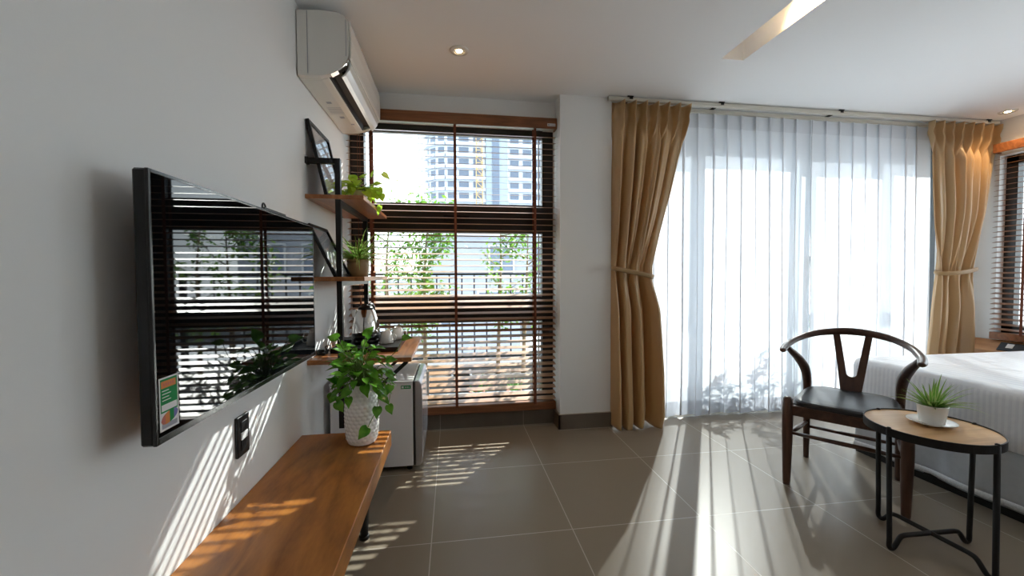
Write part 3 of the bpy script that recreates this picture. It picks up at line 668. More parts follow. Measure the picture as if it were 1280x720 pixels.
# ------------------------------------------------------------------ plants
def pothos(t, c, ztop, rx, ry, up, n, leafL, seed, mat, smat, trail=(), low=.12, yy=0., dz=-.25):
    """stems from the pot mouth c, leaves around a dome; trails are explicit polylines"""
    rnd = random.Random(seed); fm = MB(); st = MB(); c = Vector(c)
    for i in range(n):
        a = rnd.uniform(0, 2 * pi); r = sqrt(rnd.random()); h = rnd.random()
        tip = c + V(rx * r * cos(a), ry * r * sin(a) + yy, up * (h * (1.05 - .45 * r * r)) - low * r * r * rnd.random())
        mid = c.lerp(tip, .5) + V(0, 0, .3 * up * rnd.uniform(.4, 1))
        b = c + V(rnd.uniform(-.02, .02), rnd.uniform(-.02, .02), 0)
        st.sweep(spline([b, mid, tip], 5), [.0019, .0012], seg=5)
        out = (tip - c); out.z *= .25
        if out.length < .02: out = V(cos(a), sin(a), 0)
        d = out.normalized() + V(rnd.uniform(-.5, .5), rnd.uniform(-.5, .5), rnd.uniform(-.9, .25) + dz + .25)
        nn = V(rnd.uniform(-.4, .4), rnd.uniform(-.7, .1), 1) + out.normalized() * .5
        L = leafL * rnd.uniform(.65, 1.15); fm.leaf(tip, d, nn, L, L * .70, 'heart', rnd.uniform(.05, .3), rnd.uniform(.1, .35))
    for pts, k in trail:
        sp = spline(pts, 7); st.sweep(sp, .0016, seg=5)
        for q in range(k):
            i = int((q + 1) / k * (len(sp) - 1)); p = sp[i]; L = leafL * rnd.uniform(.7, 1.05)
            d = (sp[i] - sp[max(0, i - 1)]).normalized() * .7 + V(rnd.uniform(-.7, .7), rnd.uniform(-.7, .3), rnd.uniform(-.6, .2))
            fm.leaf(p, d, V(rnd.uniform(-.4, .4), -.7, .8), L, L * .82, 'heart', .15, .2)
    f = fm.build('foliage', mat, t); s = st.build('stems', smat, t); return f
def vase_plant():
    c = V(-.404, 1.845, .36)
    t = thing('potted_pothos', 'leafy green pothos in a tall white dimpled vase on the bench', 'potted plant', c)
    prof = [(.0, .0), (.052, .0), (.060, .006), (.066, .03), (.070, .08), (.071, .14), (.067, .19), (.060, .225), (.054, .25), (.052, .262), (.048, .262), (.049, .25), (.054, .22), (.05, .10), (0, .10)]
    dense = []
    for (a, b) in zip(prof, prof[1:]):
        k = max(1, int(abs(b[1] - a[1]) / .0035))
        dense += [(lerp(a[0], b[0], i / k), lerp(a[1], b[1], i / k)) for i in range(k)]
    dense.append(prof[-1])
    def hob(a, z):
        if z < .012 or z > .25: return 1
        row = z / .0165; k = a / (2 * pi) * 20 + (.5 if int(row) % 2 else 0)
        u = (k % 1) - .5; v = (row % 1) - .5; d = u * u + v * v
        return 1 + .05 * max(0, 1 - d / .25)
    m = MB(); m.lathe(dense, c, 160, rmod=hob); m.build('vase', M['ceramic'], t)
    m = MB(); m.lathe([(.05, .24), (0, .245)], c, 24); m.build('soil', M['soil'], t)
    top = c + V(0, 0, .25)
    pothos(t, top, 0, .125, .11, .20, 125, .058, 3, M['pothos'], M['stem'], [
        ([top, top + V(-.05, -.02, .12), top + V(-.085, -.01, .20), top + V(-.095, 0, .215)], 1),
        ([top, top + V(.07, 0, .08), top + V(.15, .01, .15), top + V(.175, .02, .205)], 2),
        ([top, top + V(.06, -.03, .05), top + V(.08, -.06, -.06), top + V(.04, -.075, -.16)], 4),
        ([top, top + V(.09, -.02, .08), top + V(.13, -.03, .02), top + V(.12, -.03, -.08)], 4),
        ([top, top + V(-.07, -.03, .05), top + V(-.11, -.03, -.02), top + V(-.10, -.02, -.06)], 3),
        ([top, top + V(.01, -.02, .13), top + V(.02, 0, .22)], 2)], .05)
vase_plant()

# ------------------------------------------------------------------ wall shelf unit
def shelf_unit():
    t = thing('shelf_unit', 'wooden three tier wall shelf on a black metal frame above the fridge', 'shelf', (XL, 2.4, .34))
    for (z0, z1, x1, y0) in ((1.473, 1.493, -.428, 2.065), (1.073, 1.094, -.43, 2.065), (.667, .690, -.208, 2.05)):
        m = MB(); m.box((XL + .001, y0, z0), (x1, 2.76, z1), 0, .0015); fixn(m.build('shelf_board', M['shelf'], t))
    px, q = -.552, .0125
    for y, top in ((2.09, 1.672), (2.70, 1.50)):
        m = MB(); m.box((px - q, y - q, .34), (px + q, y + q, top)); m.box((XL, y - q, top - .025), (px - q, y + q, top))
        m.box((XL, y - .016, top - .029), (XL + .012, y + .016, top + .004))
        pass
        fixn(m.build('post', M['black'], t))
        m = MB(); m.bar((px + .005, y, .375), (-.232, y, .663), .022, .018, (0, 1, 0)); fixn(m.build('brace', M['black'], t))
    for z in (1.46, 1.06, .653):
        m = MB(); m.box((px - q, 2.10, z - .012), (px + q, 2.69, z + .012)); fixn(m.build('crossbar', M['black'], t))
shelf_unit()
def picture(label, y0, y1, zs, h, xb, xt, seed):
    t = thing('picture_frame', label, 'picture', (xb, (y0 + y1) / 2, zs), 'black picture frames on the wall shelf')
    H = sqrt(h * h + (xb - xt) ** 2); ux = V(xt - xb, 0, h) / H; nx = V(h, 0, xb - xt) / H
    def fn(p, d): return V(xb, 0, zs + .0005) + V(0, p[0], 0) + ux * p[1] + nx * d
    b = .017; m = MB()
    for q in (((y0, 0), (y1, 0), (y1, b), (y0, b)), ((y0, H - b), (y1, H - b), (y1, H), (y0, H)), ((y0, b), (y0 + b, b), (y0 + b, H - b), (y0, H - b)), ((y1 - b, b), (y1, b), (y1, H - b), (y1 - b, H - b))):
        m.prism(list(q), fn, -.016, .0)
    fixn(m.build('moulding', M['black'], t, bevel=.001))
    m = MB(); m.prism([(y0 + b, b), (y1 - b, b), (y1 - b, H - b), (y0 + b, H - b)], fn, -.014, -.010); fixn(m.build('print', M['picture'], t))
    m = MB(); m.prism([(y0 + b, b), (y1 - b, b), (y1 - b, H - b), (y0 + b, H - b)], fn, -.008, -.006); fixn(m.build('glazing', M['picglass'], t))
picture('black framed picture leaning on the top shelf', 2.085, 2.41, 1.493, .368, -.600, -.682, 1)
picture('black framed picture leaning on the middle shelf beside the spider plant', 2.075, 2.36, 1.094, .262, -.560, -.684, 2)
def lime_plant():
    c = V(-.525, 2.42, 1.493); t = thing('potted_pothos', 'small lime green pothos in a white pot on the top shelf', 'potted plant', c)
    m = MB(); m.lathe([(0, 0), (.036, 0), (.048, .08), (.050, .088), (.046, .088), (.044, .07), (0, .07)], c, 28); m.build('pot', M['ceramic'], t)
    m = MB(); m.lathe([(.045, .075), (0, .078)], c, 20); m.build('soil', M['soil'], t)
    top = c + V(0, 0, .08)
    pothos(t, top, 0, .09, .13, .085, 58, .068, 9, M['lime'], M['stem'], [
        ([top, top + V(.05, 0, .07), top + V(.09, .01, .115), top + V(.125, .02, .12)], 2),
        ([top, top + V(.07, 0, .05), top + V(.11, .0, .02), top + V(.12, -.01, -.07)], 5),
        ([top, top + V(-.03, -.03, .04), top + V(-.06, -.12, .03), top + V(-.065, -.17, .0)], 3)], .05)
lime_plant()
def spider(t, c, n, L, W, seed, mat, up=.75, droop=1.6, lean=(0, 0)):
    rnd = random.Random(seed); m = MB()
    for i in range(n):
        a = rnd.uniform(0, 2 * pi); e = rnd.uniform(.25, 1.35) * up
        d = V(cos(a) * cos(e) + lean[0], sin(a) * cos(e) + lean[1], sin(e)); m.strap(Vector(c) + V(cos(a), sin(a), 0) * .012, d, L * rnd.uniform(.55, 1.1), W * rnd.uniform(.7, 1.1), droop * rnd.uniform(.4, 1.3))
    m.build('foliage', mat, t)
def spider_tan():
    c = V(-.533, 2.40, 1.094); t = thing('potted_spider_plant', 'spider plant in a ribbed tan clay pot on the middle shelf', 'potted plant', c)
    m = MB(); m.lathe([(0, 0), (.046, 0), (.052, .006), (.057, .03), (.060, .06), (.061, .072), (.058, .078), (.0615, .084), (.062, .096), (.056, .1), (.054, .085), (0, .085)], c, 36, rmod=lambda a, z: 1 + (.008 * sin(z * 700) if .01 < z < .07 else 0)); m.build('pot', M['tanpot'], t)
    m = MB(); m.lathe([(.054, .088), (0, .09)], c, 20); m.build('soil', M['soil'], t)
    spider(t, c + V(0, 0, .09), 95, .235, .0068, 21, M['spider'], .78, 1.7)
spider_tan()

# ------------------------------------------------------------------ tea things on the counter
ZS = .690
def tray():
    t = thing('serving_tray', 'black serving tray on the wooden counter under the kettle', 'tray', (-.45, 2.46, ZS))
    x0, x1, y0, y1 = -.64, -.295, 2.215, 2.735
    m = MB(); m.box((x0, y0, ZS), (x1, y1, ZS + .006)); fixn(m.build('base', M['blackplastic'], t))
    m = MB()
    for a, b in (((x0, y0), (x1, y0 + .008)), ((x0, y1 - .008), (x1, y1)), ((x0, y0 + .008), (x0 + .008, y1 - .008)), ((x1 - .008, y0 + .008), (x1, y1 - .008))): m.box((*a, ZS + .004), (*b, ZS + .026))
    fixn(m.build('rim', M['blackplastic'], t, bevel=.002))
tray()
ZT = ZS + .006
def kettle():
    c = V(-.520, 2.52, ZT); t = thing('electric_kettle', 'polished steel electric kettle on its black base on the tray', 'kettle', c)
    m = MB(); m.lathe([(0, 0), (.080, 0), (.083, .006), (.083, .018), (.078, .03), (0, .03)], c, 36); m.build('power_base', M['blackplastic'], t)
    m = MB(); m.lathe([(0, .03), (.082, .03), (.083, .036), (.083, .055), (0, .056)], c, 40); m.build('foot_ring', M['blackplastic'], t)
    m = MB(); m.lathe([(.079, .055), (.080, .07), (.076, .11), (.068, .15), (.056, .185), (.046, .2), (.044, .204)], c, 48); b = m.build('vessel', M['chrome'], t)
    m = MB(); m.prism([(-.018, .2), (.018, .2), (.012, .15), (0, .135), (-.012, .15)], lambda p, d: c + V(-.055 - d * (.6 + (p[1] - .135) * 6), p[0] * 1., p[1]), 0., .028); fixn(m.build('spout', M['chrome'], t))
    m = MB(); m.lathe([(.046, .2), (.043, .212), (.03, .222), (.012, .226), (.010, .232), (0, .234)], c, 32); m.build('lid', M['blackplastic'], t)
    m = MB(); m.sweep(spline([*[c + V(q * .30, q * .95, zz) for q, zz in ((.03, .215), (.07, .222), (.095, .20), (.10, .15), (.095, .10), (.085, .065))]], 6), [.009, .010, .009, .008], [.013, .014, .012, .010], 10, (.95, -.30, 0)); m.build('handle', M['blackplastic'], t)
kettle()
def cup(x, y, label):
    c = V(x, y, ZT); t = thing('coffee_cup', label, 'cup', c, 'white cups on the tray')
    m = MB(); m.lathe([(.036, 0), (.040, 0), (.0405, .004), (.037, .03), (.030, .06), (.024, .07), (.022, .076), (.018, .076), (.018, .071), (0, .071)], c, 36); m.build('bowl', M['ceramic'], t)
    m = MB(); m.sweep(spline([c + V(.034, -.01, .048), c + V(.052, -.016, .05), c + V(.057, -.018, .034), c + V(.049, -.016, .018), c + V(.037, -.012, .016)], 5), .004, seg=8); m.build('handle', M['ceramic'], t)
cup(-.395, 2.48, 'white cup turned upside down nearest on the black tray')
cup(-.350, 2.63, 'white cup turned upside down behind the nearer cup on the tray')
def teabox():
    c = V(-.585, 2.36, ZT); t = thing('tea_caddy', 'small black box on the tray beside the kettle', 'box', c)
    m = MB(); m.box(c + V(-.035, -.05, 0), c + V(.03, .05, .042), 0, .003); fixn(m.build('body', M['blackplastic'], t))
    m = MB(); m.box(c + V(-.037, -.052, .042), c + V(.032, .052, .052), 0, .003); fixn(m.build('lid', M['black'], t))
teabox()
def plug():
    c = V(-.672, 2.20, ZS); t = thing('power_adapter', 'black power plug and cable against the wall on the counter', 'plug', c)
    m = MB(); m.box(c + V(-.022, -.03, 0), c + V(.022, .03, .03), 0, .006); fixn(m.build('body', M['blackplastic'], t))
    m = MB(); m.sweep(spline([c + V(.01, -.03, .015), c + V(.03, -.06, .02), c + V(.045, -.03, .035), c + V(.03, .02, .045), c + V(.0, .04, .03), c + V(.02, .07, .004), c + V(.05, .10, .004)], 6), .003, seg=8); m.build('cable', M['blackplastic'], t)
plug()

# ------------------------------------------------------------------ mini fridge
def fridge():
    t = thing('mini_fridge', 'grey mini fridge standing on the floor under the counter', 'fridge', (-.43, 2.5, 0))
    m = MB(); m.box((-.665, 2.28, .03), (-.226, 2.735, .500), 0, .004); fixn(m.build('cabinet', M['fridge'], t))
    m = MB(); m.box((-.668, 2.277, .500), (-.226, 2.738, .512), 0, .003); fixn(m.build('top_panel', M['paper'], t, label='white top panel'))
    m = MB(); m.box((-.226, 2.285, .032), (-.214, 2.73, .505)); fixn(m.build('door_gasket', M['dark'], t))
    m = MB(); dp = [(-.214, .03), (-.19, .03), (-.178, .045), (-.174, .09), (-.172, .3), (-.174, .45), (-.178, .49), (-.19, .508), (-.214, .512)]
    m.prism(dp, lambda p, d: V(p[0], d, p[1]), 2.279, 2.736); dd = fixn(m.build('door', M['fridgedoor'], t, bevel=.004))
    m = MB(); m.box((-.176, 2.70, .3), (-.160, 2.72, .46), 0, .004); fixn(m.build('handle', M['plastic'], dd))
    m = MB(); m.box((-.29, 2.2790, .468), (-.236, 2.2805, .487)); m.box((-.286, 2.2785, .472), (-.274, 2.2792, .483), 1)
    for k in range(4): m.box((-.268 + k * .007, 2.2785, .474), (-.264 + k * .007, 2.2792, .481), 1)
    fixn(m.build('rating_label', [M['stkgreen'], M['paper']], t, label='small dark green label with white marks'))
    for x in (-.63, -.25):
        for y in (2.32, 2.69):
            m = MB(); m.lathe([(.016, 0), (.016, .03)], (x, y, 0), 12); m.build('foot', M['black'], t)
fridge()

# ------------------------------------------------------------------ chair
def chair():
    O = V(2.219, 1.94, 0); U = V(.79, .612, 0).normalized(); W = V(U.y, -U.x, 0)
    def P(u, w, z): return O + U * u + W * w + V(0, 0, z)
    t = thing('wishbone_chair', 'dark wooden chair with a curved arm rail and black leather seat', 'chair', O - U * .22)
    for s in (-1, 1):
        m = MB(); m.sweep([P(-.448, s * .224, .0), P(-.448, s * .224, .02), P(-.448, s * .224, .25), P(-.448, s * .224, .40), P(-.448, s * .224, .45), P(-.448, s * .224, .459), P(-.448, s * .224, .462)], [.016, .0175, .024, .025, .022, .015, .006], seg=16, up=U); m.build('front_leg', M['chairwood'], t)
        m = MB(); pts = spline([P(0, s * .2, 0), P(-.005, s * .2, .2), P(-.012, s * .2, .40), P(-.02, s * .201, .48), P(-.055, s * .208, .55), P(-.13, s * .228, .615), P(-.215, s * .25, .665), P(-.255, s * .26, .69)], 6)
        m.sweep(pts, [.0135, .0175, .0195, .022, .025, .022, .016, .012], seg=14, up=U); m.build('rear_leg', M['chairwood'], t)
    m = MB(); pts = spline([P(-.37, -.263, .690), P(-.33, -.267, .693), P(-.24, -.264, .704), P(-.13, -.232, .728), P(-.05, -.165, .755), P(-.005, -.08, .770), P(.008, 0, .775), P(-.005, .08, .770), P(-.05, .165, .755), P(-.13, .232, .728), P(-.24, .264, .704), P(-.33, .267, .693), P(-.37, .263, .690)], 8)
    m.sweep(pts, [.012, .0135, .014, .015, .018, .02, .021, .02, .018, .015, .014, .0135, .012], [.016, .018, .019, .018, .015, .013, .0125, .013, .015, .018, .019, .018, .016], 14, (0, 0, 1))
    for e in (0, -1):
        p = pts[e]; d = (pts[0] - pts[1]).normalized() if e == 0 else (pts[-1] - pts[-2]).normalized()
        m.sweep([p, p + d * .006, p + d * .011, p + d * .013], [.012, .0112, .008, .002], [.016, .0148, .010, .003], 14, (0, 0, 1))
    m.build('arm_rail', M['chairwood2'], t)
    # Y shaped splat
    def sp(w, z): k = (z - .40) / .37; return w, z, lerp(-.022, .004, k) + .018 * sin(pi * k)
    outl = [(-.046, .40), (.046, .40)] + [(lerp(.046, .088, i / 8), lerp(.44, .775, i / 8)) for i in range(9)] + [(.056, .775)] + [(lerp(.055, .024, i / 6), lerp(.76, .545, i / 6)) for i in range(7)]
    outl += [(.024 * cos(a), .540 - .022 * sin(a)) for a in [pi * k / 8 for k in range(1, 8)]]
    outl += [(-lerp(.024, .055, i / 6), lerp(.545, .76, i / 6)) for i in range(7)] + [(-.056, .775)] + [(-lerp(.088, .046, i / 8), lerp(.775, .44, i / 8)) for i in range(9)]
    def fn(p, d): w, z, u = sp(*p); return P(u + d, w, z)
    import bmesh
    m = MB(); m.prism(outl, fn, -.006, .006); ob = m.build('splat', M['chairwood'], t)
    bm = bmesh.new(); bm.from_mesh(ob.data); bmesh.ops.recalc_face_normals(bm, faces=bm.faces); bmesh.ops.triangulate(bm, faces=[f for f in bm.faces if len(f.verts) > 4]); bm.to_mesh(ob.data); bm.free()
    # seat frame and pad
    for nm, a, b, hh in (('front_apron', P(-.448, -.21, .395), P(-.448, .21, .395), .05), ('back_apron', P(-.012, -.19, .395), P(-.012, .19, .395), .045), ('side_apron', P(-.44, -.22, .395), P(-.015, -.2, .395), .042), ('side_apron', P(-.44, .22, .395), P(-.015, .2, .395), .042)):
        m = MB(); m.bar(a, b, hh, .022); fixn(m.build(nm, M['chairwood2'], t))
    m = MB()
    def seat(i, j):
        # superellipse-like pad, i around, j from rim underside to the crown
        a = 2 * pi * i; c, s = cos(a), sin(a); e = .42
        x = abs(c) ** e * (1 if c > 0 else -1); y = abs(s) ** e * (1 if s > 0 else -1)
        r, z = interp(j, [(0, .97), (.15, 1.0), (.35, .99), (.5, .95), (.65, .85), (.8, .6), (1, 0)]), interp(j, [(0, .405), (.15, .42), (.35, .437), (.5, .445), (.65, .451), (.8, .455), (1, .456)])
        u = -.225 + x * .228 * r; w = y * r * lerp(.192, .222, (1 - x) / 2)
        z -= .010 * (1 - min(1, abs(y * r)) ** 2) * (1 if j > .5 else 0) * .5
        return P(u, w, z)
    m.grid(seat, 64, 24); m.build('seat', M['leather'], t, label='black leather seat pad')
    for a, b, r in ((P(-.448, -.222, .275), P(-.448, .222, .275), .0105), (P(-.002, -.2, .19), P(-.002, .2, .19), .0105), (P(-.446, -.222, .262), P(-.004, -.2, .215), .0105), (P(-.446, .222, .262), P(-.004, .2, .215), .0105)):
        m = MB(); m.sweep([a, a.lerp(b, .5), b], [.008, r, .008], [.010, .015, .010], seg=10); m.build('stretcher', M['chairwood2'], t)
chair()

# ------------------------------------------------------------------ round side table
TC = V(1.886, 1.328, 0); TZ = .495
def table():
    t = thing('side_table', 'round oak side table on thin black steel legs', 'table', TC); R = .200
    m = MB(); m.lathe([(0, TZ - .022), (R - .004, TZ - .022), (R - .004, TZ - .0045), (0, TZ - .0045)], TC, 72, sm=False); m.build('tabletop', M['tabletop'], t)
    m = MB(); m.lathe([(R - .004, TZ - .032), (R, TZ - .032), (R, TZ), (R - .004, TZ), (R - .004, TZ - .032)], TC, 96, sm=False); m.build('rim', M['black'], t)
    A = [V(1.708, 1.325, 0), V(1.886, 1.512, 0), V(2.074, 1.312, 0), V(1.903, 1.128, 0)]; r = .009
    pass
    tops = []
    for a in A:
        d = (a - TC); d.z = 0; d.normalize(); tops.append(TC + d * (R - .006))
    for i in (0, 1):
        a, b = A[i], A[i + 2]; ta, tb = tops[i], tops[i + 2]; dz = .0 + (0.015 if i else 0)
        ia, ib = a.lerp(b, .13), a.lerp(b, .87)
        pts = [ta + V(0, 0, TZ - .012), a + V(0, 0, .04)]
        arc = spline([a + V(0, 0, .05), a + V(0, 0, .02), a.lerp(b, .02) + V(0, 0, r), a.lerp(b, .06) + V(0, 0, .013), ia + V(0, 0, .048), a.lerp(b, .18) + V(0, 0, .056), a.lerp(b, .24) + V(0, 0, .057)], 5)
        arc2 = [a + b - p + V(0, 0, 2 * p.z) for p in arc]; arc2 = [V(q.x, q.y, p.z) for q, p in zip(arc2, arc)]
        path = [ta + V(0, 0, TZ - .006)] + arc + arc2[::-1] + [tb + V(0, 0, TZ - .006)]
        m = MB(); m.sweep(path, r, seg=10, up=(a - b).cross(V(0, 0, 1))); m.build('leg', M['black'], t)
    for p in tops:
        m = MB(); m.lathe([(.007, TZ - .004), (.008, TZ), (.005, TZ + .003), (0, TZ + .004)], V(p.x, p.y, 0) + (V(TC.x - p.x, TC.y - p.y, 0)).normalized() * -.001, 10); m.build('leg_cap', M['black'], t)
table()
def saucer():
    c = V(1.912, 1.340, TZ - .0045); t = thing('saucer', 'white saucer under the small plant on the side table', 'saucer', c)
    m = MB(); m.lathe([(0, 0), (.036, 0), (.038, .003), (.06, .008), (.074, .0135), (.0755, .016), (.073, .0165), (.058, .011), (.036, .0055), (0, .005)], c, 48); m.build('plate', M['ceramic'], t)
    c2 = c + V(0.002, 0.0, .0055); t = thing('potted_spider_plant', 'spider plant in a small white pot on the round side table', 'potted plant', c2)
    m = MB(); m.lathe([(0, 0), (.034, 0), (.038, .003), (.048, .072), (.0485, .075), (.045, .075), (.044, .062), (0, .062)], c2, 40); m.build('pot', M['ceramic'], t)
    m = MB(); m.lathe([(.0445, .064), (0, .067)], c2, 24); m.build('soil', M['soil'], t)
    spider(t, c2 + V(0, 0, .066), 56, .135, .0062, 8, M['spider'], .98, .75)
saucer()

# ------------------------------------------------------------------ bed
def bed():
    x0, x1, y0, y1, zt, zm, zb = 2.445, 4.315, .35, 2.155, .585, .312, .04
    t = thing('bed', 'large double bed with white striped sheets and a grey satin skirt', 'bed', (3.4, 1.25, 0))
    m = MB(); m.box((x0 + .03, y0 + .03, 0), (x1 - .02, y1 - .03, .07)); fixn(m.build('base', M['black'], t))
    # mattress under the sheet: rounded slab, side faces get the finer side stripe
    m = MB(); r = .05; per = []
    def ring(inset, z):
        cr = .05; pts = []
        for (cx, cy, a0) in ((x1 - cr, y1 - cr, 0), (x0 + cr, y1 - cr, pi / 2), (x0 + cr, y0 + cr, pi), (x1 - cr, y0 + cr, 1.5 * pi)):
            for k in range(9): a = a0 + k / 8 * pi / 2; pts.append((cx + (cr - inset) * cos(a), cy + (cr - inset) * sin(a)))
        full = []
        for i in range(len(pts)):
            a, b = pts[i], pts[(i + 1) % len(pts)]; L = sqrt((a[0] - b[0]) ** 2 + (a[1] - b[1]) ** 2); n = max(1, int(L / .025))
            full += [(lerp(a[0], b[0], k / n), lerp(a[1], b[1], k / n)) for k in range(n)]
        return [V(px, py, z) for px, py in full]
    base = ring(0, zm)
    n = len(base); rows = []
    for ins, z in ((.004, zm - .004), (0, zm), (.0, lerp(zm, zt, .3)), (.0, lerp(zm, zt, .6)), (.0, zt - .05), (.004, zt - .028), (.014, zt - .010), (.03, zt - .001), (.06, zt)):
        rr = ring(0, z); cxy = V((x0 + x1) / 2, (y0 + y1) / 2, 0); out = []
        for i, p in enumerate(rr):
            # inward normal from the un-inset ring
            a, b = base[i - 1], base[(i + 1) % n]; tg = (b - a); nrm = V(-tg.y, tg.x, 0).normalized()
            w = .006 * noise.noise(V(p.x * 5, p.y * 5, z * 9)) + .004 * noise.noise(V(p.x * 14, p.y * 14, z * 4))
            out.append(p + nrm * (ins + w * (1 if z < zt - .01 else .3)))
        rows.append(out)
    vs = [p for rw in rows for p in rw]; fs = [(i * n + k, i * n + (k + 1) % n, (i + 1) * n + (k + 1) % n, (i + 1) * n + k) for i in range(len(rows) - 1) for k in range(n)]
    m.add(vs, fs, 0, True)
    for i in range(len(fs)): m.m[i] = 1 if i // n >= 5 else 0
    cidx = len(m.v); m.v.append(V((x0 + x1) / 2, (y0 + y1) / 2, zt + .002))
    for k in range(n): m.f.append(((len(rows) - 1) * n + k, (len(rows) - 1) * n + (k + 1) % n, cidx)); m.m.append(1); m.sm.append(True)
    m.build('sheet', [M['sheetside'], M['sheet']], t)
    m = MB(); top = ring(.012, zm); rnd = random.Random(3)
    acc = 0; rowz = [zm, zm - .03, .22, .14, .09, zb]; vs = []
    for z in rowz:
        k = (zm - z) / (zm - zb)
        for i, p in enumerate(top):
            a, b = top[i - 1], top[(i + 1) % n]; tg = (b - a); nrm = V(-tg.y, tg.x, 0).normalized(); s = i * .025
            o = sin(s * 21 + 2 * sin(s * 3.1)) * .009 * (.3 + k) + .006 * noise.noise(V(s * 2.2, z * 3, 5)) * k
            vs.append(V(p.x, p.y, z) + nrm * (.012 - o - .004 * k))
    m.add(vs, [(i * n + k, i * n + (k + 1) % n, (i + 1) * n + (k + 1) % n, (i + 1) * n + k) for i in range(len(rowz) - 1) for k in range(n)], 0, True)
    m.build('bed_skirt', M['skirtcloth'], t, solid=.002)
    m = MB(); vs = []
    for z in (.075, .045):
        for i, p in enumerate(top):
            a, b = top[i - 1], top[(i + 1) % n]; tg = (b - a); nrm = V(-tg.y, tg.x, 0).normalized(); s = i * .025; k = (zm - z) / (zm - zb)
            o = sin(s * 21 + 2 * sin(s * 3.1)) * .009 * (.3 + k) + .006 * noise.noise(V(s * 2.2, z * 3, 5)) * k + .002 + (.006 * (i % 2) if z < .06 else 0)
            vs.append(V(p.x, p.y, z + (.006 * (i % 2) if z < .06 else 0)) + nrm * (.012 - o - .004 * k))
    m.add(vs, [(k, (k + 1) % n, n + (k + 1) % n, n + k) for k in range(n)], 0, True); m.build('lace_hem', M['lace'], t, solid=.0015)
bed()
def headboard():
    t = thing('headboard', 'oak headboard with a sloping front under the side window blind', 'headboard', (4.38, 1.4, 0))
    m = MB(); pr = [(4.355, 0), (4.435, 0), (4.435, .55), (4.40, .555), (4.355, .50)]
    pr = [(4.34, 0), (4.446, 0), (4.446, .535), (4.415, .556), (4.34, .47)]
    m.prism(pr, lambda p, d: V(p[0], d, p[1]), .2, 2.80); fixn(m.build('panel', M['headboard'], t, bevel=.002))
    def fn(p, d):  # p = (y, s along slope from the top)
        a = V(4.415, 0, .556); b = V(4.34, 0, .47); e = (b - a).normalized(); nn = V(-.754, 0, .657)
        q = a + e * p[1]; return V(q.x, p[0], q.z) + nn * d
    m = MB(); m.prism([(2.62, .022), (2.62, .1), (2.25, .1), (2.25, .022)], fn, 0, .008)
    sp = fixn(m.build('socket_panel', M['blackplastic'], t, bevel=.001))
    m = MB(); m.prism([(2.575, .035), (2.575, .075), (2.535, .075), (2.535, .035)], fn, .008, .011); fixn(m.build('switch', M['paper'], sp))
    for y in (2.44, 2.33):
        m = MB(); m.prism([(y + .03, .035), (y + .03, .08), (y - .03, .08), (y - .03, .035)], fn, .008, .010); fixn(m.build('outlet', M['dark'], sp))
headboard()

# ------------------------------------------------------------------ balcony and what lies beyond
structure(rbox((-6, 3.12, -.25), (1.28, 4.15, -.03)), 'floor_balcony', M['paving'])
structure(rbox((1.28, 3.12, -.25), (12, 7.6, -.03)), 'floor_bounce_terrace', M['bounceterrace'])  # terrace made deep and pale to bounce sun onto the ceiling
m = MB(); m.box((-6, 3.93, -.03), (1.28, 4.08, .22)); m.box((1.28, 7.45, -.03), (12, 7.6, .25)); structure(m, 'kerb', M['kerb'])
t = thing('balcony_railing', 'black balcony railing with thin vertical bars outside the blind', 'railing', (-2, 4.0, .22))
for z in (.275, 1.10):
    m = MB(); m.box((-5.5, 3.985, z), (1.2, 4.015, z + .02)); fixn(m.build('top_rail' if z > 1 else 'bottom_rail', M['black'], t))
m = MB()
x = -5.4
while x < 1.15: m.box((x - .006, 3.994, .29), (x + .006, 4.006, 1.10)); x += .122
b = fixn(m.build('bars', M['black'], t)); b['kind'] = 'stuff'
for x in (-5.5, -3.2, -.75, 1.2):
    m = MB(); m.box((x - .02, 3.98, .22), (x + .02, 4.025, 1.135)); fixn(m.build('post', M['black'], t))
def tree(x, y, z0, h, rad, nleaf, seed, label, lean=0., crown=.45, leafm='treeleaf', lw=.05, col='bark', group='young trees along the balcony'):
    rnd = random.Random(seed); t = thing('young_tree', label, 'tree', (x, y, z0), group)
    m = MB(); fm = MB()
    main = spline([V(x, y, z0), V(x + lean * .3 + rnd.uniform(-.03, .03), y, z0 + h * .35), V(x + lean * .6 + rnd.uniform(-.05, .05), y, z0 + h * .7), V(x + lean, y, z0 + h)], 6)
    m.sweep(main, [.022, .016, .010, .003], seg=7)
    tips = []
    nb = 11
    for i in range(nb):
        k = lerp(crown * .6, .97, i / (nb - 1)); p = main[int(k * (len(main) - 1))]; a = rnd.uniform(0, 2 * pi); L = rad * rnd.uniform(.6, 1.15) * (1.15 - .5 * abs(k - .6))
        e = p + V(cos(a) * L, sin(a) * L * .8, L * rnd.uniform(.3, .9)); br = spline([p, p.lerp(e, .5) + V(0, 0, -.03), e], 4); m.sweep(br, [.007, .002], seg=5); tips += br[2:]
    for i in range(nleaf):
        p = rnd.choice(tips) + V(rnd.gauss(0, 1), rnd.gauss(0, 1), rnd.gauss(0, 1)) * rad * .2
        L = lw * rnd.uniform(.7, 1.4); fm.leaf(p, V(rnd.uniform(-1, 1), rnd.uniform(-1, 1), rnd.uniform(-.8, .5)), V(rnd.uniform(-.6, .6), rnd.uniform(-.6, .6), 1), L, L * .5, 'tree', .1, .2)
    m.build('trunk', M[col], t); fm.build('crown', M[leafm], t)
GZ = -.03
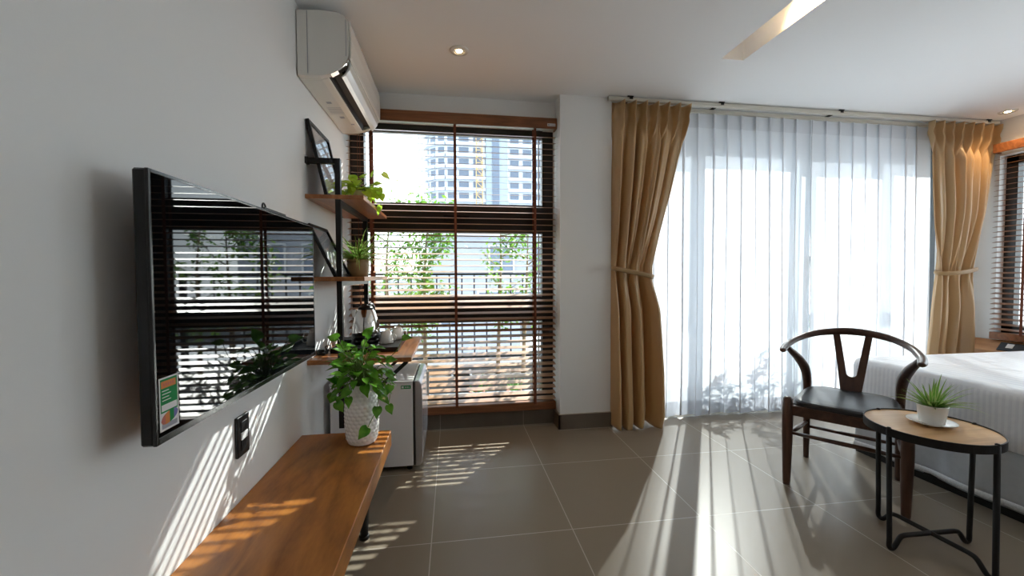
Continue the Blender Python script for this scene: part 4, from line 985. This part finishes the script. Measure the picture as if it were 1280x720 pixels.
def planter(x0, x1, y0, y1, h, label):
    t = thing('planter_box', label, 'planter', ((x0 + x1) / 2, (y0 + y1) / 2, GZ), 'grey planter boxes on the balcony')
    m = MB()
    for a, b in (((x0, y0), (x1, y0 + .02)), ((x0, y1 - .02), (x1, y1)), ((x0, y0 + .02), (x0 + .02, y1 - .02)), ((x1 - .02, y0 + .02), (x1, y1 - .02))): m.box((*a, GZ), (*b, GZ + h))
    fixn(m.build('box', M['kerb'], t)); m = MB(); m.box((x0 + .02, y0 + .02, GZ), (x1 - .02, y1 - .02, GZ + h - .03)); fixn(m.build('soil', M['soil'], t))
planter(-1.5, .0, 3.62, 3.90, .22, 'grey planter box outside the blind, under the dense trees')
planter(.15, 1.05, 3.62, 3.90, .22, 'grey planter box outside the window, nearer the pillar')
TZ0 = GZ + .19
tree(-.55, 3.76, TZ0, 1.52, .30, 1800, 31, 'dense young tree behind the wall shelf, outside the window', 0., .35, lw=.045)
tree(-.25, 3.74, TZ0, 1.62, .26, 1300, 32, 'second dense young tree outside, left of the window centre', .06, .4)
tree(.42, 3.78, TZ0, 1.36, .2, 420, 33, 'thin young tree with an orange brown trunk outside the window', .03, .6)
tree(.66, 3.75, TZ0, 1.36, .19, 330, 34, 'sparse young tree outside near the pillar', .05, .62)
tree(.95, 3.77, TZ0, 1.40, .16, 260, 35, 'slender young tree outside beside the window frame', -.04, .5)
tree(-1.15, 3.76, TZ0, 1.5, .3, 500, 36, 'young tree outside beyond the corner of the wall', 0., .35)
def bush(x, y, h, r, n, seed, label):
    rnd = random.Random(seed); t = thing('potted_bush', label, 'bush', (x, y, GZ), 'potted bushes on the balcony')
    m = MB(); m.lathe([(0, 0), (.11, 0), (.15, .24), (.155, .26), (.14, .26), (.13, .22), (0, .22)], (x, y, GZ), 24); m.build('pot', M['terra'], t)
    m = MB(); f = MB()
    for i in range(9):
        a = rnd.uniform(0, 6.28); e = V(x + r * .7 * cos(a), y + r * .7 * sin(a), GZ + .22 + h * rnd.uniform(.5, .95)); m.sweep(spline([V(x, y, GZ + .2), V(x + .05 * cos(a), y + .05 * sin(a), GZ + .25 + h * .3), e], 4), [.008, .003], seg=5)
    for i in range(n):
        a = rnd.uniform(0, 6.28); rr = r * sqrt(rnd.random()); z = GZ + .25 + h * rnd.random(); k = sin(pi * min(1, .15 + .85 * (z - GZ - .25) / h))
        L = rnd.uniform(.05, .1); f.leaf(V(x + rr * k * cos(a), y + rr * k * sin(a), z), V(rnd.uniform(-1, 1), rnd.uniform(-1, 1), rnd.uniform(-.3, .8)), V(rnd.uniform(-.5, .5), rnd.uniform(-.5, .5), 1), L, L * .45, 'tree', .1, .2)
    m.build('stems', M['bark'], t); f.build('foliage', M['treeleaf2'], t)
bush(2.62, 3.70, .75, .30, 240, 41, 'potted bush outside, behind the left sheer curtain')
bush(3.05, 3.72, .95, .30, 220, 42, 'taller potted bush outside, behind the meeting of the sheers')
bush(4.05, 3.70, .8, .28, 160, 43, 'potted bush outside, beyond the bright gold curtain')
for i, (x, y, lb) in enumerate(((.20, 3.45, 'small terracotta flowerpot outside under the window'), (.52, 3.40, 'small terracotta flowerpot outside closer to the pillar'))):
    t = thing('flowerpot', lb, 'flowerpot', (x, y, GZ), 'small flowerpots on the balcony')
    m = MB(); m.lathe([(0, 0), (.05, 0), (.07, .12), (.072, .13), (.06, .13), (.055, .1), (0, .1)], (x, y, GZ), 20); m.build('pot', M['terra'], t)
    m = MB(); m.lathe([(.057, .105), (0, .11)], (x, y, GZ), 16); m.build('soil', M['soil'], t)
    spider(t, V(x, y, GZ + .11), 16, .2, .008, 50 + i, M['treeleaf2'], .9, .8)

# neighbouring grey house
def facade(name, label, x0, x1, y, z0, z1, depth, wins, wall):
    t = thing(name, label, 'building', ((x0 + x1) / 2, y, z0))
    m = MB(); m.box((x0, y, z0), (x1, y + depth, z1)); fixn(m.build('walls', wall, t))
    m = MB(); m.box((x0 - .1, y - .12, z1), (x1 + .1, y + depth, z1 + .15)); fixn(m.build('parapet', M['concrete'], t))
    for (a, b, c, d) in wins:
        m = MB(); m.box((a - .06, y - .05, c - .06), (b + .06, y + .02, c)); m.box((a - .06, y - .05, d), (b + .06, y + .02, d + .06)); m.box((a - .06, y - .05, c), (a, y + .02, d)); m.box((b, y - .05, c), (b + .06, y + .02, d)); m.box(((a + b) / 2 - .03, y - .04, c), ((a + b) / 2 + .03, y + .02, d))
        w = fixn(m.build('window', M['concrete'], t)); m = MB(); m.box((a, y - .015, c), (b, y + .03, d)); fixn(m.build('pane', M['towerg'], w))
facade('grey_house', 'plain grey house across the way behind the balcony trees', -.75, 5.6, 14, -9, 2.45, 6, [(1.3, 2.1, 1.1, 2.1), (2.9, 3.6, 1.1, 2.1), (.9, 3.4, -.4, .5), (-.4, .2, -.6, .4), (4.2, 5.0, 1.1, 2.1)], M['grybld'])
facade('white_house', 'low white house wall beyond the railing', -14, 2.4, 22, -9, .75, 6, [(-5, -4.2, -.9, .1), (-3, -2.2, -.9, .1)], M['concrete'])
def tower(name, label, plan, z0, z1, fh, winspec, shafts=()):
    """plan: polyline of the visible front, left to right"""
    t = thing(name, label, 'tower', (plan[0][0], plan[0][1], z0))
    back = [(plan[-1][0], plan[-1][1] + 14), (plan[0][0] + 2, plan[0][1] + 14)]
    m = MB(); m.prism(list(plan) + back, lambda p, d: V(p[0], p[1], d), z0, z1); fixn(m.build('core', M['towerw'], t))
    ns = int((z1 - z0) / fh); m = MB(); g = MB()
    for k in range(ns):
        z = z0 + k * fh
        for a, b in zip(plan, plan[1:]):
            A, B = V(*a, 0), V(*b, 0); d = (B - A).normalized(); n_ = V(d.y, -d.x, 0)
            vs = [A + n_ * 1.0, B + n_ * 1.0, B, A]
            m.add([q + V(0, 0, z) for q in vs] + [q + V(0, 0, z + .75) for q in vs], [(0, 1, 2, 3), (4, 7, 6, 5), (0, 4, 5, 1), (1, 5, 6, 2), (2, 6, 7, 3), (3, 7, 4, 0)])
            L = (B - A).length; nw = max(1, int(L / winspec[1]))
            for q in range(nw):
                s0 = (q + .16) / nw; s1 = (q + .84) / nw
                p0, p1 = A.lerp(B, s0) + n_ * .06, A.lerp(B, s1) + n_ * .06
                g.add([p0 + V(0, 0, z + .75), p1 + V(0, 0, z + .75), p1 + V(0, 0, z + fh - .35), p0 + V(0, 0, z + fh - .35)], [(0, 1, 2, 3)])
    fixn(m.build('balcony_slabs', M['towerw'], t)); g.build('windows', M['towerg'], t)
    for (xa, xb, yy) in shafts:
        m = MB(); m.box((xa, yy, z0), (xb, yy + 4, z1 + 2)); m.box((lerp(xa, xb, .3), yy - .3, z0), (lerp(xa, xb, .6), yy, z1 + 1), 1)
        fixn(m.build('shaft', [M['towers'], M['towerg']], t))
TY = 100
plan = [(-6.2, TY + 5), (-5.4, TY + 2.6), (-3.6, TY + .9), (-1.4, TY + .1), (1.2, TY), (8.2, TY)]
tower('apartment_tower', 'tall pale curved apartment tower with banded balconies', plan, -14, 48, 2.75, (.5, 2.6), [(8.3, 13.8, TY - .5)])
tower('residential_block', 'tall white block with paired windows beside the curved tower', [(13.9, TY), (30, TY)], -14, 48, 2.75, (.5, 3.0))
def mast(label, cat, name, x, y, w, z1, matl, seg):
    t = thing(name, label, cat, (x, y, -14)); m = MB()
    for sx in (-1, 1):
        for sy in (-1, 1): m.box((x + sx * w / 2 - .05, y + sy * w / 2 - .05, -14), (x + sx * w / 2 + .05, y + sy * w / 2 + .05, z1))
    fixn(m.build('posts', matl, t)); m = MB(); z = -14; k = 0
    while z < z1: 
        s = 1 if k % 2 else -1; m.bar((x - s * w / 2, y - w / 2, z), (x + s * w / 2, y - w / 2, z + seg), .12, .12, (0, 1, 0)); m.bar((x - w / 2, y - w / 2, z), (x + w / 2, y - w / 2, z), .12, .12, (0, 1, 0)); z += seg; k += 1
    fixn(m.build('lattice', matl, t)); return t
mast('thin grey lattice crane mast against the pale sky', 'crane', 'crane_mast', -7.9, TY + 6, .9, 60, M['towers'], 1.6)
h = mast('yellow construction hoist running up the curved tower', 'hoist', 'construction_hoist', 6.6, TY - 2.2, 1.5, 50, M['yellow'], 1.5)
structure(rbox((-300, 6, -15), (300, 400, -14)), 'ground', M['concrete'])

# ------------------------------------------------------------------ light
w = bpy.data.worlds.new('world'); SC.world = w; w.use_nodes = True; nt = w.node_tree; bg = nt.nodes['Background']
tc = nt.nodes.new('ShaderNodeTexCoord'); sp = nt.nodes.new('ShaderNodeSeparateXYZ'); nt.links.new(tc.outputs['Generated'], sp.inputs[0])
crp = nt.nodes.new('ShaderNodeValToRGB'); e = crp.color_ramp.elements; e[0].position = .0; e[0].color = (.92, .965, 1., 1); e[1].position = .8; e[1].color = (.74, .84, 1., 1)
nt.links.new(sp.outputs['Z'], crp.inputs[0]); nt.links.new(crp.outputs[0], bg.inputs[0]); bg.inputs[1].default_value = 1.08
sd = bpy.data.lights.new('sun', 'SUN'); sd.energy = 3.9; sd.color = (1, .96, .90); sd.angle = radians(.6)
so = bpy.data.objects.new('sun', sd); COL.objects.link(so)
S = V(.687, 1., .82).normalized()
so.rotation_euler = S.to_track_quat('Z', 'Y').to_euler(); so.location = S * 20
SC.view_settings.view_transform = 'Standard'; SC.view_settings.look = 'None'; SC.view_settings.gamma = 1; SC.view_settings.use_curve_mapping = False
SC.view_settings.exposure = 2.15
cy = SC.cycles; cy.max_bounces = 12; cy.diffuse_bounces = 6; cy.glossy_bounces = 4; cy.transmission_bounces = 6; cy.transparent_max_bounces = 32
cy.caustics_reflective = False; cy.caustics_refractive = False; cy.sample_clamp_indirect = 6; cy.use_denoising = True
